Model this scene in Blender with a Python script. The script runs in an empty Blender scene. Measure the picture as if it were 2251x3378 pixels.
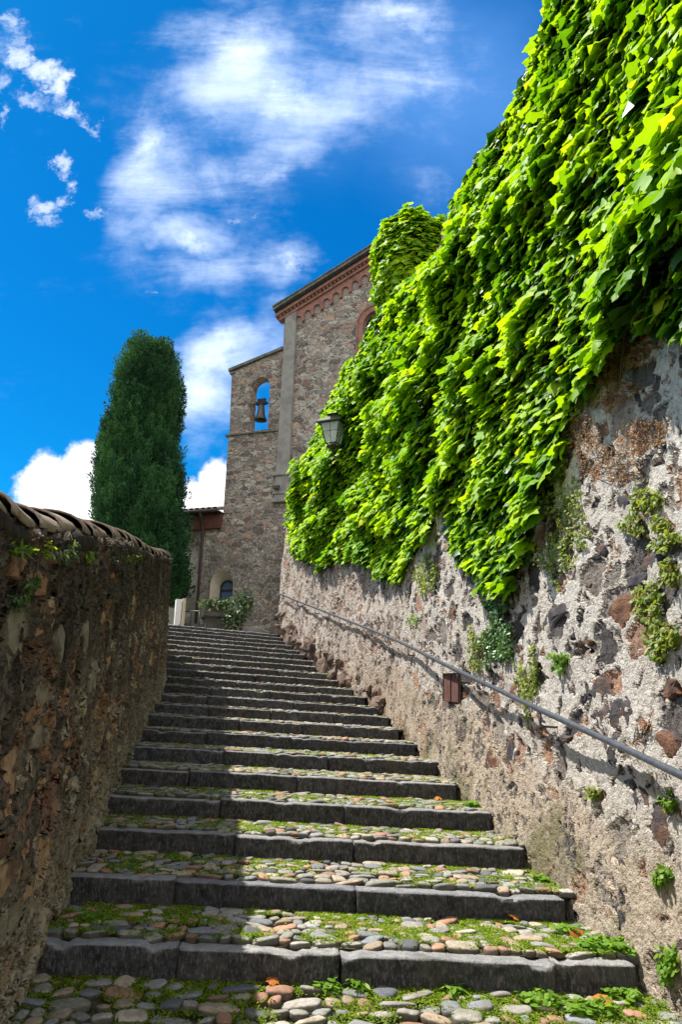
import bpy, bmesh, math, random
import numpy as np
from mathutils import Vector, Matrix
from mathutils.bvhtree import BVHTree
from mathutils.geometry import tessellate_polygon

scene = bpy.context.scene
col = scene.collection
rng = np.random.default_rng(7)
random.seed(7)

# ------------------------------------------------------------------ camera
TH, RO = math.radians(15.52), math.radians(1.63)
Rv = Vector((1, 0, 0)); Fv = Vector((0, math.cos(TH), math.sin(TH))); Uv = Vector((0, -math.sin(TH), math.cos(TH)))
cr, sr = math.cos(RO), math.sin(RO)
Rc = Rv * cr + Uv * sr
Uc = Uv * cr - Rv * sr
cam_d = bpy.data.cameras.new('camera')
cam = bpy.data.objects.new('camera', cam_d); col.objects.link(cam)
cam.matrix_world = Matrix(((Rc.x, Uc.x, -Fv.x, 0), (Rc.y, Uc.y, -Fv.y, 0), (Rc.z, Uc.z, -Fv.z, 0), (0, 0, 0, 1)))
cam_d.sensor_fit = 'VERTICAL'; cam_d.sensor_height = 24; cam_d.lens = 24 * 2537 / 3378
cam_d.clip_start = 0.05; cam_d.clip_end = 3000
scene.camera = cam
FD = 1767.0
def ray(x, y):
    """direction through a point of the photograph (1568 x 2353 units)"""
    a = (x - 784) / FD; b = -(y - 1176.5) / FD
    d = Fv + Rc * a + Uc * b
    return d.normalized()
def to_px(P):
    P = np.asarray(P)
    a = P @ np.array(Rc); b = P @ np.array(Uc); c = P @ np.array(Fv)
    c = np.where(c < 0.05, 0.05, c)
    return 784 + FD * a / c, 1176.5 - FD * b / c

# ------------------------------------------------------------------ light
SUN_EL, SUN_AZ = math.radians(61), math.radians(-66)       # azimuth from +Y towards +X
sdir = Vector((math.sin(SUN_AZ) * math.cos(SUN_EL), math.cos(SUN_AZ) * math.cos(SUN_EL), math.sin(SUN_EL)))
sun_d = bpy.data.lights.new('sun', 'SUN'); sun = bpy.data.objects.new('sun', sun_d); col.objects.link(sun)
sun_d.energy = 5.0; sun_d.angle = math.radians(0.5); sun_d.color = (1.0, 0.95, 0.86)
sun.rotation_euler = (-sdir).to_track_quat('-Z', 'Y').to_euler()
sun.location = sdir * 40
scene.view_settings.view_transform = 'Standard'
scene.view_settings.look = 'None'
scene.view_settings.exposure = 0.85
scene.view_settings.gamma = 1
scene.render.engine = 'CYCLES'
scene.cycles.max_bounces = 6
scene.cycles.transparent_max_bounces = 12
scene.cycles.use_denoising = True

# ------------------------------------------------------------------ node helper
class G:
    def __init__(s, tree): s.t = tree
    def n(s, typ, **kw):
        nd = s.t.nodes.new(typ)
        for k, v in kw.items(): setattr(nd, k, v)
        return nd
    def put(s, sock, v):
        if v is None: return
        if isinstance(v, bpy.types.NodeSocket): s.t.links.new(v, sock)
        elif isinstance(v, (tuple, list)) and len(v) == 3 and sock.type == 'RGBA': sock.default_value = (*v, 1)
        else: sock.default_value = v
    def math(s, op, a, b=None, c=None, clamp=False):
        nd = s.n('ShaderNodeMath', operation=op, use_clamp=clamp)
        s.put(nd.inputs[0], a); s.put(nd.inputs[1], b); s.put(nd.inputs[2], c)
        return nd.outputs[0]
    def vmath(s, op, a, b=None, scale=None):
        nd = s.n('ShaderNodeVectorMath', operation=op)
        s.put(nd.inputs[0], a); s.put(nd.inputs[1], b)
        if scale is not None: s.put(nd.inputs['Scale'], scale)
        return nd.outputs['Value'] if op in ('LENGTH', 'DOT_PRODUCT', 'DISTANCE') else nd.outputs[0]
    def mix(s, f, a, b, blend='MIX'):
        nd = s.n('ShaderNodeMix', data_type='RGBA', blend_type=blend)
        s.put(nd.inputs[0], f); s.put(nd.inputs[6], a); s.put(nd.inputs[7], b)
        return nd.outputs[2]
    def mixf(s, f, a, b):
        nd = s.n('ShaderNodeMix', data_type='FLOAT')
        s.put(nd.inputs[0], f); s.put(nd.inputs[2], a); s.put(nd.inputs[3], b)
        return nd.outputs[0]
    def noise(s, vec, scale, detail=4, rough=0.55, dist=0.0, col=False):
        nd = s.n('ShaderNodeTexNoise')
        s.put(nd.inputs['Vector'], vec); s.put(nd.inputs['Scale'], scale); s.put(nd.inputs['Detail'], detail)
        s.put(nd.inputs['Roughness'], rough); s.put(nd.inputs['Distortion'], dist)
        return nd.outputs['Color'] if col else nd.outputs['Fac']
    def voro(s, vec, scale, feature='F1', rand=1.0):
        nd = s.n('ShaderNodeTexVoronoi', feature=feature)
        s.put(nd.inputs['Vector'], vec); s.put(nd.inputs['Scale'], scale); s.put(nd.inputs['Randomness'], rand)
        return nd
    def ramp(s, f, stops, interp='LINEAR'):
        nd = s.n('ShaderNodeValToRGB'); cr_ = nd.color_ramp; cr_.interpolation = interp
        while len(cr_.elements) > 1: cr_.elements.remove(cr_.elements[0])
        for i, (p, c) in enumerate(stops):
            e = cr_.elements[0] if i == 0 else cr_.elements.new(p)
            e.position = p
            e.color = (*c, 1) if isinstance(c, (tuple, list)) else (c, c, c, 1)
        s.put(nd.inputs[0], f)
        return nd.outputs[0]
    def smooth(s, x, lo, hi):
        nd = s.n('ShaderNodeMapRange', interpolation_type='SMOOTHSTEP')
        s.put(nd.inputs[0], x); s.put(nd.inputs[1], lo); s.put(nd.inputs[2], hi)
        nd.inputs[3].default_value = 0; nd.inputs[4].default_value = 1
        return nd.outputs[0]
    def maprange(s, x, a, b, c, d):
        nd = s.n('ShaderNodeMapRange')
        for i, v in enumerate((x, a, b, c, d)): s.put(nd.inputs[i], v)
        return nd.outputs[0]
    def sep(s, v):
        nd = s.n('ShaderNodeSeparateXYZ'); s.put(nd.inputs[0], v); return nd.outputs
    def comb(s, x, y, z):
        nd = s.n('ShaderNodeCombineXYZ'); s.put(nd.inputs[0], x); s.put(nd.inputs[1], y); s.put(nd.inputs[2], z); return nd.outputs[0]
    def pos(s): return s.n('ShaderNodeNewGeometry').outputs['Position']
    def obj(s): return s.n('ShaderNodeTexCoord').outputs['Object']
    def uv(s): return s.n('ShaderNodeTexCoord').outputs['UV']

def new_mat(name, fn, rough=0.9, spec=0.25, metallic=0.0):
    m = bpy.data.materials.new(name); m.use_nodes = True
    g = G(m.node_tree); bs = m.node_tree.nodes['Principled BSDF']; out = m.node_tree.nodes['Material Output']
    bs.inputs['Roughness'].default_value = rough
    bs.inputs['Specular IOR Level'].default_value = spec
    bs.inputs['Metallic'].default_value = metallic
    fn(g, bs, out, m)
    return m
def bump(g, bs, h, strength=0.5, dist=0.02):
    nd = g.n('ShaderNodeBump'); g.put(nd.inputs['Height'], h)
    nd.inputs['Strength'].default_value = strength; nd.inputs['Distance'].default_value = dist
    g.put(bs.inputs['Normal'], nd.outputs[0])
def displace(g, out, m, h, scale, mid=0.5):
    nd = g.n('ShaderNodeDisplacement'); g.put(nd.inputs['Height'], h)
    nd.inputs['Midlevel'].default_value = mid; nd.inputs['Scale'].default_value = scale
    g.put(out.inputs['Displacement'], nd.outputs[0])
    m.displacement_method = 'BOTH'

# ------------------------------------------------------------------ world: sky + clouds
def px_uv(x, y):
    d = ray(x, y); return d.x / d.y, d.z / d.y
world = bpy.data.worlds.new('World'); scene.world = world; world.use_nodes = True
g = G(world.node_tree); wn = world.node_tree.nodes
bg = wn['Background']
sky = g.n('ShaderNodeTexSky', sky_type='NISHITA', sun_disc=False)
sky.sun_elevation = SUN_EL; sky.sun_rotation = SUN_AZ; sky.altitude = 300; sky.air_density = 1.0; sky.dust_density = 0.4; sky.ozone_density = 3.0
hs = g.n('ShaderNodeHueSaturation'); g.put(hs.inputs['Color'], sky.outputs[0]); hs.inputs['Saturation'].default_value = 1.4; hs.inputs['Value'].default_value = 1.0
blue = g.mix(1.0, hs.outputs[0], (0.06, 0.84, 0.98), 'MULTIPLY')
D = g.n('ShaderNodeTexCoord').outputs['Generated']
dx, dy, dz = g.sep(D)
dyc = g.math('MAXIMUM', g.math('ABSOLUTE', dy), 0.05)
U2 = g.comb(g.math('DIVIDE', dx, dyc), g.math('DIVIDE', dz, dyc), 0.0)
warp = g.vmath('SCALE', g.vmath('SUBTRACT', g.noise(U2, 3.0, 5, 0.6, col=True), (0.5, 0.5, 0.5)), scale=0.22)
Uw = g.vmath('ADD', U2, warp)
def blob(px, py, rx, ry, ang, gain, vec):
    u, v = px_uv(px, py)
    s_ = 1 / 1767 * 1.12
    a = math.radians(ang)
    d = g.vmath('SUBTRACT', vec, (u, v, 0.0))
    x, y, _ = g.sep(d)
    xr = g.math('ADD', g.math('MULTIPLY', x, math.cos(a) / (rx * s_)), g.math('MULTIPLY', y, math.sin(a) / (rx * s_)))
    yr = g.math('ADD', g.math('MULTIPLY', x, -math.sin(a) / (ry * s_)), g.math('MULTIPLY', y, math.cos(a) / (ry * s_)))
    L = g.vmath('LENGTH', g.comb(xr, yr, 0.0))
    return g.math('MULTIPLY', g.smooth(L, 1.15, 0.0), gain)
def mx(*a):
    r = a[0]
    for b in a[1:]: r = g.math('MAXIMUM', r, b)
    return r
broad = mx(blob(640, 180, 520, 380, 0, 1.0, Uw), blob(470, 520, 300, 330, 0, .9, Uw), blob(560, 820, 230, 260, 0, .9, Uw))
thin0 = mx(blob(520, 130, 200, 260, 0, 1.0, Uw), blob(700, 250, 300, 180, 0, 0.95, Uw), blob(900, 60, 240, 130, 0, 0.9, Uw), blob(1010, 200, 230, 220, 0, 0.62, Uw),
          blob(350, 380, 110, 260, -8, 0.98, Uw), blob(410, 545, 130, 60, -28, 1.0, Uw), blob(640, 380, 160, 90, 25, 0.9, Uw),
          blob(680, 605, 130, 50, 10, 0.85, Uw), blob(470, 620, 110, 55, 0, 0.6, Uw), blob(500, 800, 150, 130, 20, 1.15, Uw), blob(470, 930, 100, 130, 0, 1.0, Uw),
          blob(1000, 420, 130, 120, 20, 0.5, Uw), blob(30, 80, 60, 80, 30, 0.6, Uw), blob(620, 720, 110, 70, 35, 0.75, Uw), blob(460, 1040, 80, 90, 0, 0.7, Uw))
thin = g.math('ADD', g.math('MULTIPLY', thin0, .62), g.math('MULTIPLY', broad, .52))
st = g.n('ShaderNodeMapping'); g.put(st.inputs[0], Uw); st.inputs['Rotation'].default_value = (0, 0, math.radians(-38)); st.inputs['Scale'].default_value = (1.0, 2.6, 1)
f1 = g.noise(st.outputs[0], 3.4, 9, 0.62, 0.5)
f2 = g.noise(U2, 26.0, 5, 0.6)
fw = g.math('ADD', g.math('MULTIPLY', f1, 0.85), g.math('MULTIPLY', f2, 0.15))
st2 = g.n('ShaderNodeMapping'); g.put(st2.inputs[0], U2); st2.inputs['Rotation'].default_value = (0, 0, math.radians(-52)); st2.inputs['Scale'].default_value = (1.3, 4.6, 1)
f3 = g.noise(st2.outputs[0], 2.6, 10, 0.68, 0.35)
f4 = g.noise(U2, 8.0, 9, 0.66, 0.2)
fw = g.math('ADD', g.math('MULTIPLY', f3, .5), g.math('MULTIPLY', f4, .5))
Us = g.vmath('ADD', U2, g.vmath('SCALE', g.vmath('SUBTRACT', g.noise(U2, 13.0, 7, .68, col=True), (.5, .5, .5)), scale=0.13))
core = mx(blob(560, 110, 130, 150, 20, .8, Us), blob(650, 230, 150, 60, 12, 1.0, Us), blob(340, 330, 50, 140, -12, .9, Us), blob(430, 555, 110, 36, -32, 1.0, Us), blob(480, 820, 120, 80, 25, 1.2, Us), blob(450, 900, 80, 90, 0, 1.0, Us),
          blob(670, 605, 90, 28, 12, .9, Us), blob(930, 40, 130, 50, -25, .9, Us), blob(620, 400, 90, 50, 30, .6, Us), blob(980, 190, 60, 50, 0, .6, Us))
wis = g.math('MULTIPLY', g.smooth(g.math('ADD', fw, g.math('MULTIPLY', thin, 0.34)), 0.52, 1.02), g.smooth(thin, 0.0, 0.35))
wis = g.math('ADD', g.math('MULTIPLY', wis, .86), g.math('MULTIPLY', g.smooth(g.math('ADD', core, g.math('MULTIPLY', g.math('SUBTRACT', fw, .5), 2.4)),   .1, 1.3), .38), clamp=True)
veil = g.math('MULTIPLY', mx(blob(1050, 200, 420, 420, 0, 1, Uw), blob(700, 200, 420, 360, 0, .8, Uw)), .42)
warp2 = g.vmath('SCALE', g.vmath('SUBTRACT', g.noise(U2, 9.0, 6, 0.6, col=True), (0.5, 0.5, 0.5)), scale=0.10)
Uc2 = g.vmath('ADD', U2, warp2)
Uc3 = g.vmath('ADD', U2, g.vmath('SCALE', g.vmath('SUBTRACT', g.noise(U2, 9.0, 6, .6, col=True), (.5, .5, .5)), scale=0.10))
puff = mx(blob(95, 1125, 80, 110, 0, 1.3, Uc3), blob(185, 1110, 80, 110, 0, 1.3, Uc3), blob(150, 1180, 170, 80, 0, 1.3, Uc3), blob(500, 1130, 75, 120, 0, 1.35, Uc3), blob(440, 1150, 90, 85, 0, 1.35, Uc3), blob(330, 1150, 120, 80, 0, 1.2, Uc3), blob(40, 1240, 300, 90, 0, 1.0, Uc3))
puffm = g.smooth(g.math('ADD', puff, g.math('MULTIPLY', g.math('SUBTRACT', g.noise(U2, 14, 6, 0.6), 0.5), 0.55)), 0.22, 0.66)
small = mx(*[blob(*q, Us) for q in ((30, 130, 75, 60, -20, .8), (95, 165, 80, 62, -25, .95), (135, 195, 62, 80, 10, 1.0), (75, 235, 80, 50, -30, .6), (165, 262, 70, 36, -25, .75), (212, 292, 55, 26, -30, .6), (10, 190, 45, 70, 0, .6),
    (150, 372, 36, 36, 0, .7), (172, 412, 36, 44, 20, .75), (150, 452, 36, 38, 0, .7), (118, 478, 52, 44, 0, .85), (125, 512, 46, 36, 0, .7), (92, 492, 32, 36, 0, .6), (30, 55, 45, 55, 30, .6), (45, 95, 40, 30, 30, .5), (216, 488, 32, 26, 0, .5), (6, 260, 22, 60, 0, .5), (336, 660, 22, 12, 0, .45), (600, 512, 28, 12, -30, .45), (535, 510, 22, 18, -40, .45))])
smallm = g.math('MULTIPLY', g.smooth(g.math('ADD', small, g.math('MULTIPLY', g.math('SUBTRACT', g.noise(Us, 19, 10, 0.7), 0.5), 1.25)), 0.18, 1.12), 0.95)
# blue deepens to the left, as on the photograph's polarised side
cl_col = g.mix(g.smooth(g.noise(U2, 7, 5), 0.35, 0.7), (8.2, 8.6, 9.3), (10.5, 10.6, 10.8))
blue = g.mix(veil, blue, (1.5, 3.5, 7.6))
c1 = g.mix(wis, blue, (6.2, 7.3, 9.4))
c1 = g.mix(g.math('MULTIPLY', smallm, .85), c1, (8.0, 8.6, 9.6))
c1 = g.mix(puffm, c1, cl_col)
# unseen bright cloud bank, added behind the viewer to light the shaded church front
back = g.math('MULTIPLY', g.smooth(dy, .15, -.35), g.smooth(g.noise(D, 2.2, 6, .6), .25, .6))
c1 = g.mix(g.math('MULTIPLY', back, .9), c1, (12.0, 11.6, 11.2))
g.put(bg.inputs['Color'], c1); bg.inputs['Strength'].default_value = 0.09

# ------------------------------------------------------------------ numeric noise
_T = rng.random((48, 48, 48))
def vnoise(P):
    P = np.asarray(P, float); i = np.floor(P).astype(int); f = P - i; f = f * f * (3 - 2 * f)
    r = 0
    for a in (0, 1):
        for b in (0, 1):
            for c in (0, 1):
                w = (f[..., 0] if a else 1 - f[..., 0]) * (f[..., 1] if b else 1 - f[..., 1]) * (f[..., 2] if c else 1 - f[..., 2])
                r = r + w * _T[(i[..., 0] + a) % 48, (i[..., 1] + b) % 48, (i[..., 2] + c) % 48]
    return r
def fbm(P, oct=4):
    P = np.asarray(P, float); r = 0; a = .5; t = 0
    for k in range(oct):
        r = r + a * vnoise(P * 2 ** k + 17.3 * k); t += a; a *= .5
    return r / t

# ------------------------------------------------------------------ object helpers
def link(o, parent=None):
    col.objects.link(o)
    if parent is not None:
        o.parent = parent
        o.matrix_parent_inverse = parent.matrix_world.inverted() if False else Matrix.Translation(-Vector(parent.location))
    return o
def tag(o, label=None, cat=None, group=None, kind=None):
    if label: o['label'] = label
    if cat: o['category'] = cat
    if group: o['group'] = group
    if kind: o['kind'] = kind
    return o
def empty(name, loc, label=None, cat=None, group=None):
    o = bpy.data.objects.new(name, None); o.location = loc; o.empty_display_size = 0.2; col.objects.link(o)
    return tag(o, label, cat, group)
def mesh_obj(name, V, F, mat, parent=None, smooth=True, uv=None, attr=None):
    me = bpy.data.meshes.new(name)
    V = np.asarray(V, np.float32)
    if isinstance(F, np.ndarray):
        k = F.shape[1]
        me.vertices.add(len(V)); me.vertices.foreach_set('co', V.ravel())
        me.loops.add(F.size); me.loops.foreach_set('vertex_index', F.astype(np.int32).ravel())
        me.polygons.add(len(F)); me.polygons.foreach_set('loop_start', np.arange(0, F.size, k, dtype=np.int32))
        me.polygons.foreach_set('loop_total', np.full(len(F), k, dtype=np.int32))
        me.update(calc_edges=True)
        idx = F.ravel()
    else:
        me.from_pydata([tuple(map(float, v)) for v in V], [], F); me.update()
        idx = np.zeros(len(me.loops), np.int32); me.loops.foreach_get('vertex_index', idx)
    me.polygons.foreach_set('use_smooth', np.full(len(me.polygons), smooth))
    if uv is not None:
        l = me.uv_layers.new(name='UVMap'); l.data.foreach_set('uv', np.asarray(uv, np.float32)[idx].ravel())
    if attr is not None:
        for an, av in attr.items():
            a = me.attributes.new(an, 'FLOAT_COLOR', 'POINT')
            av = np.asarray(av, np.float32)
            a.data.foreach_set('color', np.concatenate([av, np.ones((len(av), 1), np.float32)], 1).ravel())
    me.materials.append(mat)
    o = bpy.data.objects.new(name, me)
    return link(o, parent)
class MB:
    def __init__(s): s.V = []; s.F = []
    def add(s, V, F):
        b = len(s.V); s.V += [tuple(v) for v in V]; s.F += [tuple(i + b for i in f) for f in F]; return s
    def box(s, c, sx, sy, sz, R=None):
        V = [Vector((x * sx / 2, y * sy / 2, z * sz / 2)) for x in (-1, 1) for y in (-1, 1) for z in (-1, 1)]
        if R is not None: V = [R @ v for v in V]
        V = [v + Vector(c) for v in V]
        return s.add(V, [(0, 1, 3, 2), (4, 6, 7, 5), (0, 4, 5, 1), (2, 3, 7, 6), (0, 2, 6, 4), (1, 5, 7, 3)])
    def tube(s, pts, r, n=8, cap=True):
        pts = [Vector(p) for p in pts]; V = []; F = []
        rs = r if isinstance(r, (list, tuple)) else [r] * len(pts)
        up = Vector((0, 0, 1))
        for i, p in enumerate(pts):
            t = (pts[min(i + 1, len(pts) - 1)] - pts[max(i - 1, 0)]).normalized()
            a = t.cross(up if abs(t.z) < .95 else Vector((1, 0, 0))).normalized(); b = t.cross(a)
            for j in range(n):
                q = 2 * math.pi * j / n; V.append(p + (a * math.cos(q) + b * math.sin(q)) * rs[i])
        for i in range(len(pts) - 1):
            for j in range(n):
                F.append((i * n + j, i * n + (j + 1) % n, (i + 1) * n + (j + 1) % n, (i + 1) * n + j))
        if cap: F.append(tuple(range(n - 1, -1, -1))); F.append(tuple((len(pts) - 1) * n + j for j in range(n)))
        return s.add(V, F)
    def lathe(s, prof, c, n=16, axis=None):
        V = []; F = []
        for r, z in prof:
            for j in range(n):
                q = 2 * math.pi * (j + .5) / n; V.append(Vector(c) + Vector((r * math.cos(q), r * math.sin(q), z)))
        for i in range(len(prof) - 1):
            for j in range(n): F.append((i * n + j, i * n + (j + 1) % n, (i + 1) * n + (j + 1) % n, (i + 1) * n + j))
        F.append(tuple(range(n - 1, -1, -1))); F.append(tuple((len(prof) - 1) * n + j for j in range(n)))
        return s.add(V, F)
    def build(s, name, mat, parent=None, smooth=False, bevel=0):
        o = mesh_obj(name, s.V, s.F, mat, parent, smooth)
        if bevel:
            b = o.modifiers.new('bevel', 'BEVEL'); b.width = bevel; b.segments = 2; b.limit_method = 'ANGLE'
        return o

# ------------------------------------------------------------------ stair data (right end x, y, yaw, height; in risers)
SC = 0.165
TLT = 0.03; WST = 18.96
SR = [(10.038,27.838,.081,-7.18),(9.282,32.557,.088,-6.173),(8.721,37.336,.096,-5.101),(8.165,41.901,.103,-4.133),(7.321,47.094,.11,-3.13),(6.715,52.328,.118,-2.148),
(5.878,57.842,.129,-1.156),(5.271,63.164,.142,-.182),(4.652,68.311,.156,.802),(4.023,73.365,.172,1.75),(3.132,78.522,.187,2.74),(1.854,83.576,.202,3.767),(.456,88.213,.216,4.824),
(-.676,92.364,.229,5.86),(-2.028,96.291,.241,6.883),(-2.903,100.182,.251,7.899),(-4.093,104.134,.261,8.901),(-5.1,108.192,.269,9.903),(-6.157,112.348,.278,10.895),
(-7.267,116.53,.286,11.892),(-8.544,120.695,.294,12.889),(-9.648,124.844,.303,13.892)]
EXTRA = {13: .12, 14: .24, 15: .36, 16: .5, 17: .65, 18: .8, 19: .95, 20: 1.1, 21: 1.25, 22: 1.4}
RE = []; LE = []
for k, (x, y, ph, h) in enumerate(SR, 1):
    w = WST * SC + EXTRA.get(k, 0)
    RE.append(Vector((x * SC, y * SC, h * SC)))
    LE.append(Vector((x * SC - math.cos(ph) * w, y * SC - math.sin(ph) * w, h * SC + TLT * w)))
# continue below the first step as a gently sloping landing
def interp_curve(pts, ds):
    """dense arc-length resample of a smooth curve through pts"""
    P = np.array(pts, float); n = len(P)
    d = np.concatenate([[0], np.cumsum(np.linalg.norm(P[1:, :2] - P[:-1, :2], axis=1))])
    m = np.gradient(P, d, axis=0)
    s = [0.0]
    while s[-1] < d[-1]:
        i = min(np.searchsorted(d, s[-1], side='right') - 1, n - 1)
        s.append(s[-1] + ds(P[i]))
    s = np.array(s[:-1] + [d[-1]])
    i = np.clip(np.searchsorted(d, s, side='right') - 1, 0, n - 2)
    h = (d[i + 1] - d[i]); t = ((s - d[i]) / h)[:, None]; h = h[:, None]
    return s, (2*t**3-3*t**2+1)*P[i] + (t**3-2*t**2+t)*h*m[i] + (-2*t**3+3*t**2)*P[i+1] + (t**3-t**2)*h*m[i+1]

rbase = [Vector((2.15, -3.0, -1.75)), Vector((2.0, 0, -1.62)), Vector((1.83, 2.5, -1.50)), Vector((1.76, 3.7, -1.44))]
for k in range(22):
    p = RE[k].copy(); p.x += 0.07; p.z -= 0.10; rbase.append(p)
rbase += [Vector((-1.66, 21.1, 2.28)), Vector((-1.74, 22.6, 2.4)), Vector((-1.80, 24.9, 2.4))]
lbase = [Vector((-.80, -3.0, -1.75)), Vector((-1.05, 0, -1.62)), Vector((-1.30, 2.5, -1.35)), Vector((-1.42, 3.7, -1.26))]
for k in range(20):
    p = LE[k].copy(); p.z += -0.12 + .10 * min(1, max(0, (10 - p.y) / 6)); p.x -= .17 * min(1, max(0, (k - 2) / 6)); lbase.append(p)

# ------------------------------------------------------------------ materials
def rubble(name, scale=4.0, squash=1.5, exposure=0.8, mw=0.05, pal=None, mort=None, fine=0.6, disp=0.04, use_disp=True, small_exp=0.5,
           zone=None, edn=.13, warpf=0.35, bstr=0.8, mortar_rough=0.5, rel=1.0):
    def fn(g, bs, out, m):
        P = g.pos()
        w = g.vmath('SCALE', g.vmath('SUBTRACT', g.noise(P, scale * .9, 4, .6, col=True), (.5, .5, .5)), scale=warpf / scale * 2.0)
        x, y, z = g.sep(g.vmath('ADD', P, w))
        P2 = g.comb(x, y, g.math('MULTIPLY', z, squash))
        E1 = g.voro(P2, scale, 'DISTANCE_TO_EDGE').outputs['Distance']; C1 = g.voro(P2, scale).outputs['Color']
        P3 = g.vmath('ADD', P2, (3.1, 7.7, 1.3))
        E2 = g.voro(P3, scale * 2.5, 'DISTANCE_TO_EDGE').outputs['Distance']; C2 = g.voro(P3, scale * 2.5).outputs['Color']
        r1, r2, r3 = g.sep(C1); q1, q2, q3 = g.sep(C2)
        nf = g.noise(P, scale * 6, 5, .65); nc = g.noise(P, 1.3, 4, .6); nff = g.noise(P, scale * 13, 5, .75)
        ed = g.math('MULTIPLY', g.math('SUBTRACT', nf, .5), edn)
        m1 = g.math('MULTIPLY', g.smooth(g.math('ADD', E1, ed), mw, mw + .06), g.math('LESS_THAN', r3, exposure))
        m2 = g.math('MULTIPLY', g.smooth(g.math('ADD', E2, ed), mw * 1.3, mw * 1.3 + .07), g.math('LESS_THAN', q3, small_exp))
        m2 = g.math('MULTIPLY', m2, g.math('SUBTRACT', 1.0, m1))
        s1 = g.ramp(r1, pal, 'CONSTANT'); s2 = g.ramp(q1, pal, 'CONSTANT')
        sc_ = g.mix(m2, s1, s2)
        sc_ = g.mix(g.smooth(nf, .35, .75), sc_, g.mix(1.0, sc_, (.55, .5, .48), 'MULTIPLY'))
        sc_ = g.mix(g.math('MULTIPLY', g.smooth(nff, .5, .7), .45), sc_, g.mix(1.0, sc_, (1.6, 1.5, 1.45), 'MULTIPLY'))
        mo = g.mix(g.smooth(nf, .3, .7), mort[0], mort[1])
        mo = g.mix(g.math('MULTIPLY', g.smooth(nff, .52, .68), .55), mo, g.mix(1.0, mo, (.35, .33, .32), 'MULTIPLY'))
        mo = g.mix(g.math('MULTIPLY', g.smooth(nc, .45, .7), .6), mo, mort[2])
        st = g.math('MAXIMUM', m1, m2)
        c = g.mix(st, mo, sc_)
        vary = g.maprange(nc, .3, .7, .35, 1.25)
        h = g.math('ADD', g.math('MULTIPLY', st, .55 * rel), g.math('MULTIPLY', g.math('MULTIPLY', nf, fine * .7), vary))
        h = g.math('ADD', h, g.math('MULTIPLY', g.math('MULTIPLY', nff, fine * .20), vary))
        h = g.math('ADD', h, g.math('MULTIPLY', g.noise(P, scale * .7, 3, .5), .7))
        if zone: c, h = zone(g, c, h, P, nf, nff, nc, st)
        g.put(bs.inputs['Base Color'], c)
        if use_disp: displace(g, out, m, h, disp, 1.2)
        else: bump(g, bs, h, bstr, disp)
    return new_mat(name, fn, .95, .15)

BROWN = [(0, (.19, .115, .07)), (.16, (.10, .062, .045)), (.30, (.24, .15, .09)), (.42, (.15, .125, .10)), (.56, (.05, .042, .038)), (.68, (.26, .20, .14)), (.78, (.19, .175, .145)), (.90, (.13, .08, .05))]
MIXED = [(0, (.075, .068, .065)), (.18, (.19, .125, .09)), (.30, (.05, .047, .048)), (.44, (.25, .155, .105)), (.54, (.13, .115, .10)), (.66, (.22, .185, .155)), (.78, (.16, .145, .13)), (.9, (.08, .062, .055))]
CHURCH = [(0, (.21, .135, .11)), (.15, (.16, .125, .11)), (.28, (.10, .055, .045)), (.4, (.26, .155, .115)), (.52, (.30, .24, .20)), (.64, (.13, .095, .085)), (.76, (.22, .175, .155)), (.88, (.07, .05, .05))]

def left_zone(g, c, h, P, nf, nff, nc, st):
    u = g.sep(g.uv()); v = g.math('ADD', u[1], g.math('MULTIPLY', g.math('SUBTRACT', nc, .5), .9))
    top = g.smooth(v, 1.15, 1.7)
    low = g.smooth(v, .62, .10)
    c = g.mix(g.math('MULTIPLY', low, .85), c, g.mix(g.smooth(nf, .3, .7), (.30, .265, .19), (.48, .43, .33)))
    pit = g.smooth(g.noise(P, 24, 4, .6), .56, .64)
    c = g.mix(g.math('MULTIPLY', pit, .6), c, (.022, .018, .015))
    xx, yy, zz = g.sep(P)
    streak = g.noise(g.comb(g.math('MULTIPLY', xx, 5.0), g.math('MULTIPLY', yy, 5.0), g.math('MULTIPLY', zz, .8)), 1.0, 5, .6)
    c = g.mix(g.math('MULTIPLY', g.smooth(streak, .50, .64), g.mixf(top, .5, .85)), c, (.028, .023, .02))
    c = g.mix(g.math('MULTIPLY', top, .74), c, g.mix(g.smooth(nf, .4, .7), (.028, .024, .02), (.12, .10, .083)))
    lich = g.math('MULTIPLY', g.smooth(g.noise(P, 3.2, 6, .7), .58, .68), .45)
    c = g.mix(lich, c, (.27, .26, .19))
    h = g.math('SUBTRACT', h, g.math('MULTIPLY', pit, .35))
    return c, h
M_left = rubble('rubble_stained', 4.2, 1.0, .62, .05, [(p, tuple(min(.55, v * 2.5) for v in c)) for p, c in BROWN], ((.06, .05, .042), (.21, .18, .145), (.34, .30, .235)), 1.0, .06, True, .5, left_zone, .06, .4)
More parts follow.
